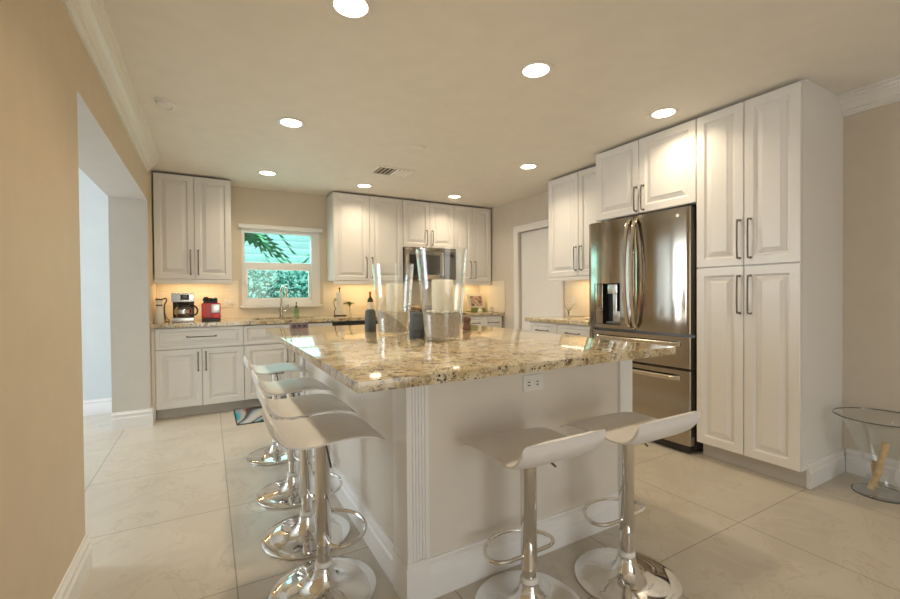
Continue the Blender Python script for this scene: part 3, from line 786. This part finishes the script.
sandfill('sand', 'brownish sand filling the lower third of the wide glass vase', V1[0], V1[1], (.0925, .098), .150, 0, 'sand_dark', .0195)
sandfill('sand', 'darker lower wedge of sand in the narrower glass vase', V2[0], V2[1], (.0905, .0835), .085, -.75, 'sand_dark', .0195)
sandfill('sand', 'pale upper layer of sand in the narrower glass vase', V2[0], V2[1], (.0905, .0835), .148, 0, 'sand', .02, (.087, -.75))
def pebble_bm(b, x, y, z, r):
    q = bmesh.ops.create_icosphere(b, subdivisions=2, radius=r)
    sx, sy, sz = random.uniform(.8, 1.3), random.uniform(.8, 1.2), random.uniform(.5, .8)
    for v in q['verts']: v.co = Vector((x+v.co.x*sx, y+v.co.y*sy, z+v.co.z*sz))
b = NB()
for k in range(46):
    a = random.uniform(0, 2*PI); r = random.uniform(.070, .090); pebble_bm(b, r*math.cos(a), r*math.sin(a), .156+random.uniform(0, .008), random.uniform(.008, .014))
tag(obj('pebbles', b, 'pebble', smooth=60, loc=(V1[0], V1[1], .9145)), 'small white pebbles scattered on the sand in the wide vase', 'pebbles', kind='stuff')
def candle(label, x, y, r, z0, z1):
    b = NB(); lathe(b, [(0, 0), (r-.002, 0), (r, .003), (r, z1-z0-.006), (r-.004, z1-z0), (r-.012, z1-z0-.003), (.01, z1-z0-.012), (0, z1-z0-.012)], n=36)
    t = tag(obj('pillar_candle', b, 'wax', loc=(x, y, z0)), label, 'candle', 'pillar candles')
    b = NB(); tube(b, [(0, 0, z1-z0-.013), (.001, 0, z1-z0), (.004, .001, z1-z0+.006)], .0013, 6); obj('wick', b, 'wick', t)
candle('thick cream pillar candle standing in the wide glass vase', V1[0]+.002, V1[1], .062, .9145+.151, 1.256)
candle('cream pillar candle standing in the narrower glass vase', V2[0]+.01, V2[1], .056, .9145+.150, 1.245)

def canister(label, x, y, hgt, r0, r1, badge=False, rot=0):
    t = thing('canister', label, 'canister', (x, y, .9145), rot, 'charcoal canisters on the island')
    def oct_(s): return [(s*.92, s*.55), (s*.55, s*.92), (-s*.55, s*.92), (-s*.92, s*.55), (-s*.92, -s*.55), (-s*.55, -s*.92), (s*.55, -s*.92), (s*.92, -s*.55)]
    b = NB(); rows = []
    for z, s in ((0, r0*.95), (.004, r0), (hgt*.5, (r0+r1)/2*1.02), (hgt-.006, r1), (hgt, r1*.92)): rows.append([b.verts.new((px, py, z)) for px, py in oct_(s)])
    for A, B in zip(rows[:-1], rows[1:]):
        for k in range(8): b.faces.new((A[k], A[(k+1) % 8], B[(k+1) % 8], B[k]))
    b.faces.new(rows[0][::-1]); b.faces.new(rows[-1])
    obj('body', b, 'darkgrey', t, smooth=50)
    obj('top_cap', lathe(NB(), [(0, hgt+.001), (r1*.8, hgt+.001), (r1*.8, hgt+.006), (r1*.7, hgt+.009), (0, hgt+.009)], n=20), 'greyface', t)
    if badge:
        obj('face_panel', box(NB(), -r0*.5, r0*.5, -r0*.955, -r0*.90, hgt*.35, hgt*.85, .002), 'greyface', t)
        b = NB(); lathe(b, [(.009, 0), (.012, 0), (.012, .003), (.009, .003)], n=20, closed=True)
        for v in b.verts: v.co = Vector((v.co.x, -r0*.93-v.co.z, hgt*.16+v.co.y))
        obj('round_button', b, 'steel_dark', t)
    return t
canister('plain charcoal canister left of both glass vases', 1.003, 2.93, .148, .039, .034)
canister('charcoal canister with a small ring mark squeezed between the two vases', 1.085, 2.325, .145, .046, .041, True, -.3)
# small dark red jar behind the wide vase
t = thing('pepper_mill', 'small dark red mill behind the wide glass vase', 'mill', (1.62, 2.62, .9145))
obj('body', lathe(NB(), [(0, 0), (.03, 0), (.034, .01), (.026, .04), (.022, .052), (0, .052)], n=24), 'brown', t)
obj('lid', lathe(NB(), [(0, .0525), (.022, .0525), (.030, .07), (.028, .088), (.012, .098), (0, .1)], n=24), 'brown', t)
# purple-grey caddy at the far corner of the island
t = thing('caddy', 'small purple-grey caddy at the far left corner of the island top', 'caddy', (.622, 3.545, .9145), -.05)
b = NB(); box(b, -.066, .066, -.035, .035, 0, .004); box(b, -.066, -.062, -.035, .035, .004, .036); box(b, .062, .066, -.035, .035, .004, .036); box(b, -.062, .062, -.035, -.031, .004, .036); box(b, -.062, .062, .031, .035, .004, .036)
obj('tray', b, 'purple', t, smooth=0)
for x in (-.038, .0, .038): obj('slot_panel', box(NB(), x-.013, x+.013, -.0375, -.0352, .010, .026, .001), 'black', t)

# ------------------------------------------------------------------ sink, faucet and things around it
sk = thing('sink', 'undermount steel kitchen sink below the window', 'sink', (0, 0, 0))
b = NB(); zt, zb_ = .877, .69; e = .01
def quad(*q): b.faces.new([b.verts.new(p) for p in q])
x0, x1, y0, y1 = SX0-.004, SX1+.004, SY0-.004, SY1+.004
box(b, x0, x0+.004, y0, y1, zb_, zt); box(b, x1-.004, x1, y0, y1, zb_, zt); box(b, x0+.004, x1-.004, y0, y0+.004, zb_, zt); box(b, x0+.004, x1-.004, y1-.004, y1, zb_, zt); box(b, x0, x1, y0, y1, zb_-.005, zb_)
obj('basin', b, 'nickel', sk, smooth=0)
obj('drain', lathe(NB(), [(0, .001), (.03, .001), (.043, .003), (.045, 0), (0, 0)], ((SX0+SX1)/2, (SY0+SY1)/2, zb_), n=24), 'chrome', sk)
fc = thing('faucet', 'tall gooseneck nickel faucet in front of the window', 'faucet', (.745, 5.365, .914))
obj('base', lathe(NB(), [(0, .0005), (.028, .0005), (.028, .006), (.020, .012), (.020, .12), (.015, .125), (0, .125)], n=24), 'fridge_pull', fc)
P = smooth_path([(0, 0, .12), (0, 0, .28), (.002, -.01, .33), (.010, -.05, .368), (.020, -.095, .372), (.030, -.135, .345), (.034, -.15, .30)], k=6)
b = NB(); tube(b, P, 0.0135, 12); obj('spout', b, 'fridge_pull', fc)
b = NB(); tube(b, [(.034, -.15, .30), (.036, -.154, .27), (.038, -.157, .235)], [.013, .015, .016], 12); obj('spray_head', b, 'fridge_pull', fc)
b = NB(); tube(b, smooth_path([(.018, 0, .075), (.055, -.002, .08), (.072, -.002, .095), (.078, -.002, .15)], k=5), [.011]*6+[.008]*10, 10); obj('handle', b, 'fridge_pull', fc)
t = thing('soap_bottle', 'green soap pump bottle right of the faucet', 'bottle', (.915, 5.37, .9145))
obj('bottle', lathe(NB(), [(0, 0), (.028, 0), (.03, .004), (.03, .085), (.012, .105), (.012, .115), (0, .115)], n=24), 'greenglass', t)
b = NB(); tube(b, [(0, 0, .116), (0, 0, .17), (.0, -.005, .176), (.0, -.04, .172)], .005, 8); lathe(b, [(0, .115), (.014, .115), (.014, .13), (0, .13)], n=16); obj('pump', b, 'iron', t)
# paper towel stand with scroll
t = thing('paper_towel_stand', 'wrought iron scroll stand with a white paper roll right of the window', 'paper towel stand', (1.42, 5.30, .9145))
obj('base', box(NB(), -.07, .07, -.05, .05, 0, .010, .004), 'iron', t)
obj('paper_roll', lathe(NB(), [(.012, .012), (.038, .012), (.038, .29), (.012, .29)], n=32, closed=True), 'label', t)
b = NB(); tube(b, [(0, 0, .01), (0, 0, .33)], .006, 8); lathe(b, [(0, .33), (.010, .332), (.013, .342), (.008, .354), (0, .356)], n=14); obj('rod', b, 'iron', t)
b = NB(); tube(b, smooth_path([(-.062, 0, .01), (-.066, 0, .06), (-.05, -.0, .09), (-.066, 0, .12), (-.072, 0, .18), (-.056, 0, .215), (-.045, 0, .20), (-.055, 0, .185)], k=5), .0045, 8); obj('scroll_arm', b, 'iron', t)
# little vase of leaves
t = thing('leaf_vase', 'small clear vase of green leaves between paper stand and wine bottle', 'vase', (1.555, 5.33, .9145))
obj('vase', lathe(NB(), [(0, 0), (.026, 0), (.03, .02), (.014, .07), (.018, .09), (.015, .09), (.011, .07), (.026, .022), (0, .006)], n=24), 'glass', t)
b = NB()
for k in range(26):
    a = random.uniform(0, 2*PI); r = random.uniform(.01, .07); z = .155+random.uniform(-.015, .018)
    p0 = Vector((0, 0, .10)); p1 = Vector((r*math.cos(a), r*.5*math.sin(a), z)); tube(b, smooth_path([(0, 0, .02), p0, p1*.7+Vector((0, 0, .045)), p1], k=3), .0015, 5)
    d = Vector((math.cos(a), math.sin(a)*.5, -.1)).normalized(); s = Vector((-math.sin(a), math.cos(a), .6)).normalized()
    q = [p1-d*.02, p1+s*.014, p1+d*.03, p1-s*.014]; v = [b.verts.new(x) for x in q]; b.faces.new(v)
obj('leaves', b, 'leaf', t)
# wine bottle
t = thing('wine_bottle', 'wine bottle with red capsule on the back countertop', 'bottle', (1.795, 5.24, .9145))
obj('bottle', lathe(NB(), [(0, .004), (.03, 0), (.037, .004), (.037, .18), (.034, .20), (.016, .225), (.0135, .24), (.0135, .295), (0, .295)], n=28), 'bottle', t)
obj('label', lathe(NB(), [(.0373, .05), (.0376, .05), (.0376, .165), (.0373, .165)], n=28, closed=True), 'label', t)
obj('capsule', lathe(NB(), [(.0138, .235), (.0145, .235), (.0145, .297), (.013, .300), (0, .300), (0, .2955), (.0138, .2955)], n=20), 'redcap', t)
# cookbook on stand
t = thing('cookbook_stand', 'open cookbook with a food picture on a cream stand', 'cookbook', (3.39, 5.20, .9145), .05)
b = NB(); prism(b, [(0, .06), (.018, .06), (.078, .255), (.060, .255)], 'x', -.14, .14); obj('cover', b, 'cream', t)
b = NB(); prism(b, [(-.005, .066), (-.0015, .065), (.0545, .248), (.051, .249)], 'x', -.128, .128); obj('page', b, 'label', t)
b = NB(); prism(b, [(.001, .085), (.0022, .0846), (.0445, .225), (.0435, .2255)], 'x', -.10, .10)
for v in b.verts: v.co.y -= .0062
obj('picture', b, 'pic', t)
b = NB(); box(b, -.12, .12, -.03, .10, 0, .012, .004); box(b, -.12, .12, -.03, -.018, .012, .055, .004); box(b, -.02, .02, .02, .10, .012, .06, .004); obj('stand', b, 'leaf', t)
obj('rosette', lathe(NB(), [(0, .0), (.038, .004), (.03, .028), (.012, .05), (0, .052)], (0, -.072, .0), n=20), 'cream', t)
tag(obj('cream_box', box(NB(), -.03, .03, -.03, .03, 0, .07, .008), 'cream', loc=(3.553, 5.10, .9145)), 'small cream box right of the cookbook by the corner', 'box')

# ------------------------------------------------------------------ coffee corner
t = thing('carafe', 'white tapered carafe with brown bands and handle in the left corner', 'carafe', (-.425, 5.06, .9145))
obj('body', lathe(NB(), [(0, 0), (.040, 0), (.043, .006), (.036, .10), (.026, .165), (.026, .20), (0, .20)], n=28), 'white', t)
obj('lid', lathe(NB(), [(0, .2005), (.026, .2005), (.029, .215), (.027, .24), (.010, .248), (0, .248)], n=24), 'cream', t)
obj('band', lathe(NB(), [(.0265, .165), (.0285, .165), (.0285, .178), (.0265, .178)], n=24, closed=True), 'brown', t)
obj('band', lathe(NB(), [(.0285, .222), (.0305, .222), (.0305, .236), (.0285, .236)], n=24, closed=True), 'brown', t)
b = NB(); tube(b, smooth_path([(.028, 0, .23), (.055, -.005, .24), (.062, -.006, .215), (.045, -.004, .17), (.044, -.004, .09), (.05, -.004, .02)], k=5), .006, 8); obj('handle', b, 'brown', t)
b = NB(); tube(b, smooth_path([(.046, -.004, .10), (.055, .02, .055), (.075, .05, .02), (.075, .10, .005), (.03, .17, .005)], k=5), .0035, 8); obj('cord', b, 'brown', t)

t = thing('coffee_maker', 'steel and black drip coffee maker with a glass pot', 'coffee maker', (-.225, 5.12, .9145))
obj('base', box(NB(), -.095, .095, -.11, .11, 0, .045, .008), 'nickel', t)
obj('warming_plate', lathe(NB(), [(0, .0452), (.065, .0452), (.065, .050), (0, .050)], (0, -.03, 0), n=28), 'black', t)
obj('column', box(NB(), -.093, .093, .05, .11, .0455, .20, .004), 'black', t)
hd = obj('brew_head', box(NB(), -.097, .097, -.09, .112, .201, .292, .006), 'nickel', t)
obj('control_panel', box(NB(), -.02, .055, -.0935, -.0905, .222, .275, .003), 'black', hd)
obj('display', box(NB(), .0, .036, -.0952, -.0938, .245, .267), 'greyface', hd, smooth=0)
obj('filter_basket', lathe(NB(), [(0, .172), (.05, .172), (.068, .2), (0, .2)], (0, -.03, 0), n=28), 'black', t)
pot = obj('glass_pot', lathe(NB(), [(0, .051), (.058, .051), (.072, .08), (.074, .11), (.062, .145), (.050, .158), (.048, .158), (.060, .144), (.071, .11), (.069, .082), (.056, .054), (0, .054)], (0, -.03, 0), n=32), 'glass', t)
obj('steel_band', lathe(NB(), [(.0735, .085), (.076, .085), (.076, .125), (.0735, .125)], (0, -.03, 0), n=32, closed=True), 'nickel', pot)
obj('coffee', lathe(NB(), [(0, .055), (.055, .055), (.067, .082), (.068, .10), (0, .10)], (0, -.03, 0), n=28), 'brown', pot)
obj('pot_lid', lathe(NB(), [(0, .159), (.053, .159), (.053, .168), (0, .17)], (0, -.03, 0), n=28), 'black', pot)
b = NB(); tube(b, smooth_path([(.050, -.035, .155), (.10, -.06, .158), (.125, -.07, .12), (.112, -.065, .075), (.072, -.045, .068)], k=5), .0085, 8); obj('pot_handle', b, 'black', pot)

t = thing('capsule_machine', 'red and black capsule coffee machine right of the coffee maker', 'coffee machine', (.022, 5.13, .9145))
obj('base', box(NB(), -.085, .085, -.12, .10, 0, .03, .006), 'black', t)
obj('housing', box(NB(), -.087, .087, -.09, .10, .031, .185, .012, 3), 'red', t)
obj('front_panel', box(NB(), .0, .078, -.108, -.091, .085, .175, .006), 'nickel', t)
obj('drip_tray', box(NB(), .005, .075, -.135, -.092, .031, .075, .006), 'red', t)
b = NB(); box(b, -.07, .06, -.07, .07, .186, .205, .008); obj('top_deck', b, 'black', t)
for x, y, r, h in ((-.045, -.04, .026, .045), (.0, -.01, .022, .028), (.04, -.035, .02, .035)):
    obj('top_knob', lathe(NB(), [(0, .2055), (r, .2055), (r, .2055+h*.6), (r*.6, .2055+h), (0, .2055+h)], (x, y, 0), n=18), 'black', t)
b = NB(); tube(b, smooth_path([(-.06, -.06, .206), (-.07, -.085, .225), (-.04, -.095, .235), (.02, -.09, .23)], k=5), .006, 8); obj('lever', b, 'black', t)

# wall plates
def plate(label, pts, n, loc, rot=0, wd=.115):
    t = thing('wall_outlet', label, 'outlet', loc, rot, 'outlet plates on the backsplash')
    obj('plate', box(NB(), -wd/2, wd/2, -.007, -.0005, -.058, .058, .002), 'cream', t)
    for k in range(n):
        x = (k-(n-1)/2)*.046; obj('rocker', box(NB(), x-.016, x+.016, -.0105, -.0072, -.033, .033, .002), 'white', t)
plate('cream double wall plate right of the red coffee machine', 0, 2, (.185, YB-.012, 1.10))
plate('cream single wall plate above the flowers on the right wall', 0, 1, (XR-.012, 3.50, 1.09), R9, .072)
plate('cream wall plate beside the range near the wine bottle', 0, 1, (2.03, YB-.012, 1.09), 0, .072)

# right counter: flowers and dark pouch
t = thing('flower_vase', 'small glass of pale pink flowers on the right countertop', 'flower vase', (3.42, 3.42, .9145))
obj('glass', lathe(NB(), [(0, 0), (.03, 0), (.034, .01), (.03, .07), (.036, .085), (.033, .085), (.027, .07), (.03, .012), (0, .006)], n=24), 'glass', t)
stem_b, petal_b = NB(), NB()
for k in range(13):
    a = 2*PI*k/13+random.uniform(-.2, .2); r = random.uniform(.02, .08); z = .11+random.uniform(-.02, .05)
    tube(stem_b, [(0, 0, .01), (r*.3*math.cos(a), r*.3*math.sin(a), .08), (r*math.cos(a), r*math.sin(a), z)], .0013, 5)
    pb = NB()
    for q in range(6):
        b2 = 2*PI*q/6; c = Vector((r*math.cos(a), r*math.sin(a), z)); d = Vector((math.cos(b2), math.sin(b2), .35)); s = Vector((-math.sin(b2), math.cos(b2), 0))
        v = [pb.verts.new(x) for x in (c, c+d*.010+s*.006, c+d*.018, c+d*.010-s*.006)]; pb.faces.new(v)
    obj('flower', pb, 'petal', t)
obj('stems', stem_b, 'leaf', t)
t = thing('pouch', 'dark brown pouch on a cream tray beside the refrigerator', 'pouch', (3.36, 2.98, .9145))
obj('tray', lathe(NB(), [(0, 0), (.10, 0), (.12, .012), (.118, .014), (.098, .004), (0, .004)], n=32), 'cream', t)
b = NB(); q = bmesh.ops.create_icosphere(b, subdivisions=3, radius=1)
for v in b.verts: v.co = Vector((v.co.x*.06, v.co.y*.085, .032+v.co.z*.027))
obj('bag', b, 'brown', t, smooth=60)

# ------------------------------------------------------------------ floor things
t = thing('kitchen_mat', 'grey and teal swirl patterned kitchen mat in front of the sink', 'mat', (.70, 4.605, .0005))
obj('surface', box(NB(), -.485, .485, -.295, .295, .003, .011, .002), 'rug', t)
obj('border', box(NB(), -.495, .495, -.305, .305, 0, .0028, .001), 'black', t)
# glass pedestal bowl with driftwood
GX, GY = 3.37, .915
t = thing('glass_pedestal_bowl', 'large clear glass bowl on a flared glass foot by the right wall', 'bowl', (GX, GY, .0005))
OP = [(.124, .002), (.118, .012), (.088, .035), (.066, .070), (.058, .105), (.064, .145), (.082, .20), (.110, .275), (.136, .345), (.160, .400), (.180, .425), (.207, .442)]
IP = [(max(0, r-.005), z+.004) for r, z in OP]
obj('bowl', lathe(NB(), [(0, .0)] + [(.120, 0)] + OP + [(.2075, .446), (.202, .447)] + IP[::-1][1:] + [(0, .006)], n=56), 'glass', t)
obj('rim', lathe(NB(), [(.2077, .441), (.2105, .442), (.211, .446), (.2082, .4475)], n=56, closed=True), 'rim', t)
obj('foot_edge', lathe(NB(), [(.1215, .0), (.1262, .0), (.1265, .004), (.1245, .006)], n=56, closed=True), 'rim', t)
def stick(label, pts, rad):
    b = NB(); tube(b, smooth_path(pts, k=5), rad, 8)
    for v in b.verts: v.co += Vector((random.uniform(-1, 1), random.uniform(-1, 1), random.uniform(-1, 1)))*.0025
    return tag(obj('driftwood_stick', b, 'wood', smooth=50, loc=(GX, GY, .008)), label, 'driftwood', 'driftwood in the glass bowl')
stick('long tan driftwood stick leaning upright inside the glass bowl', [(-.055, .03, .020), (-.028, .012, .09), (-.012, -.002, .17), (.012, -.018, .29)], .016)
stick('short pale driftwood stick lying low inside the glass bowl', [(.035, .03, .014), (.022, .033, .05), (.012, .03, .10), (.015, .035, .17)], .011)

# ------------------------------------------------------------------ ceiling things
def downlight(label, x, y, power):
    t = thing('recessed_light', label, 'ceiling light', (x, y, ZC), 0, 'recessed ceiling lights')
    obj('trim_ring', lathe(NB(), [(.072, -.001), (.098, -.001), (.098, -.005), (.090, -.008), (.072, -.004)], n=40, closed=True), 'white', t)
    obj('lens', lathe(NB(), [(0, -.001), (.0715, -.001), (.0715, -.004), (.05, -.0055), (0, -.006)], n=32), 'lens', t)
    area_light('lamp', (0, 0, -.014), (0, 0, 0), .13, .13, power, DOWNLIGHT_C, spread=math.radians(138), parent=t, shape='DISK')
for lab, x, y in (('recessed ceiling light over the island front left corner', .55, 1.82), ('recessed ceiling light over the middle of the island front', 1.606, 1.846),
                  ('recessed ceiling light right in front of the pantry and refrigerator cabinet', 2.767, 1.861), ('recessed ceiling light over the middle of the stool row, left of the air vent', .535, 3.255),
                  ('recessed ceiling light in front of the small right wall cabinet', 2.746, 3.275), ('recessed ceiling light in front of the window', .538, 4.70),
                  ('recessed ceiling light in front of the cabinet above the wine bottle', 1.564, 4.735), ('recessed ceiling light in front of the narrow cabinet at the back right', 2.752, 4.728)):
    downlight(lab, x, y, DOWNLIGHT_W*(.8 if y > 4.5 else .72 if x > 2.7 and y < 2 else 1.0))
t = thing('smoke_detector', 'round white smoke detector on the ceiling near the left crown moulding', 'smoke detector', (-.221, 3.289, ZC))
obj('body', lathe(NB(), [(0, -.034), (.045, -.034), (.052, -.030), (.056, -.016), (.056, -.012), (0, -.012)], n=36), 'white', t)
obj('mount', lathe(NB(), [(0, -.0005), (.062, -.0005), (.062, -.010), (.052, -.0115), (0, -.0115)], n=36), 'white', t)
for k in range(5):
    a = k*.35; obj('vent_slot', box(NB(), -.012, .012, -.0008, .0008, -.0348, -.0342), 'black', t, loc=(.03*math.cos(a), .03*math.sin(a), 0), rotz=a+PI/2, smooth=0)
tag(obj('ceiling_cover_plate', lathe(NB(), [(0, -.016), (.05, -.016), (.068, -.010), (.072, -.001), (0, -.001)], n=36), 'ceiling', loc=(1.556, 3.30, ZC)), 'small round blank cover plate on the ceiling above the island', 'cover plate')
t = thing('air_vent', 'rectangular louvered air vent in the ceiling', 'vent', (1.64, 4.06, ZC))
b = NB(); W2, H2 = .17, .115
for q in ((-W2-.03, -W2, -H2-.03, H2+.03), (W2, W2+.03, -H2-.03, H2+.03), (-W2, W2, -H2-.03, -H2), (-W2, W2, H2, H2+.03)): box(b, q[0], q[1], q[2], q[3], -.010, -.0005, .002)
obj('frame', b, 'crown', t)
obj('backing', box(NB(), -W2, W2, -H2, H2, -.002, -.0005), 'cab_dark', t, smooth=0)
for k in range(8):
    b = NB(); x = -W2+.02+k*.043; s = -1 if k < 4 else 1
    prism(b, [(x-s*.014, -.003), (x-s*.012, -.003), (x+s*.012, -.014), (x+s*.010, -.014)], 'y', -H2, H2); obj('slat', b, 'crown', t, smooth=0)

# ------------------------------------------------------------------ garden outside the kitchen window
g = struct('ground', box(NB(), -10, 8, YB+.2, 14, -.4, -.15), 'ground', 'garden ground outside', smooth=0)
t = thing('garden_fence', 'pale teal horizontal slat fence outside the window', 'fence', (0, 8.6, -.15))
for k in range(20): obj('slat', box(NB(), -3, 5, -.012, .012, .06+k*.135, .172+k*.135, .004), 'fence', t)
for x in (-2, 0, 2, 4): obj('post', box(NB(), x-.05, x+.05, .013, .11, 0, 2.85), 'fence', t, smooth=0)
def leafmass(bm, n, cx, cy, cz, sx, sy, sz, size):
    for _ in range(n):
        p = Vector((cx+random.uniform(-sx, sx), cy+random.uniform(-sy, sy), cz+random.uniform(-sz, sz)))
        d = Vector((random.uniform(-1, 1), random.uniform(-1, 1), random.uniform(-1, 1))).normalized(); s = d.cross(Vector((random.uniform(-1, 1), random.uniform(-1, 1), .3))).normalized()
        l = size*random.uniform(.6, 1.3)
        v = [bm.verts.new(q) for q in (p-d*l, p+s*l*.45, p+d*l, p-s*l*.45)]; bm.faces.new(v)
b = NB(); leafmass(b, 8000, .9, 7.95, .72, 1.3, .26, .90, .045)
tag(obj('hedge', b, 'hedge', smooth=0), 'dense green hedge outside behind the lower window pane', 'hedge', kind='stuff')
def palm(label, x, y, seed):
    random.seed(seed)
    t = thing('palm_shrub', label, 'shrub', (x, y, -.15), 0, 'palms outside the window')
    b = NB(); tube(b, smooth_path([(0, 0, 0), (.05, 0, 1.0), (.02, .05, 2.1)], k=4), .05, 10); obj('trunk', b, 'wood', t)
    for k in range(19):
        a = 2*PI*k/19+random.uniform(-.2, .2); b = NB(); L_ = random.uniform(.75, 1.15); hz = random.uniform(.2, .5)
        prev = None
        for q in range(14):
            u = q/13; c = Vector((.02+L_*u*math.cos(a), .05+.5*L_*u*math.sin(a), 2.1+hz*math.sin(u*2.2)-.55*u*u)); wdt = .15*math.sin(PI*min(1, u*.9+.12))
            sd = Vector((-math.sin(a), math.cos(a), -.25))
            if prev is not None:
                for sg in (-1, 1):
                    v = [b.verts.new(p) for p in (prev, c, c+sd*sg*wdt*1.3+Vector((math.cos(a), math.sin(a), -.3))*.07)]; b.faces.new(v)
            prev = c
        obj('frond', b, 'frond', t, smooth=0)
palm('green palm shrub outside at the left of the upper window pane', .12, 6.95, 3)
palm('green palm shrub outside at the right of the upper window pane', 2.2, 6.35, 5)
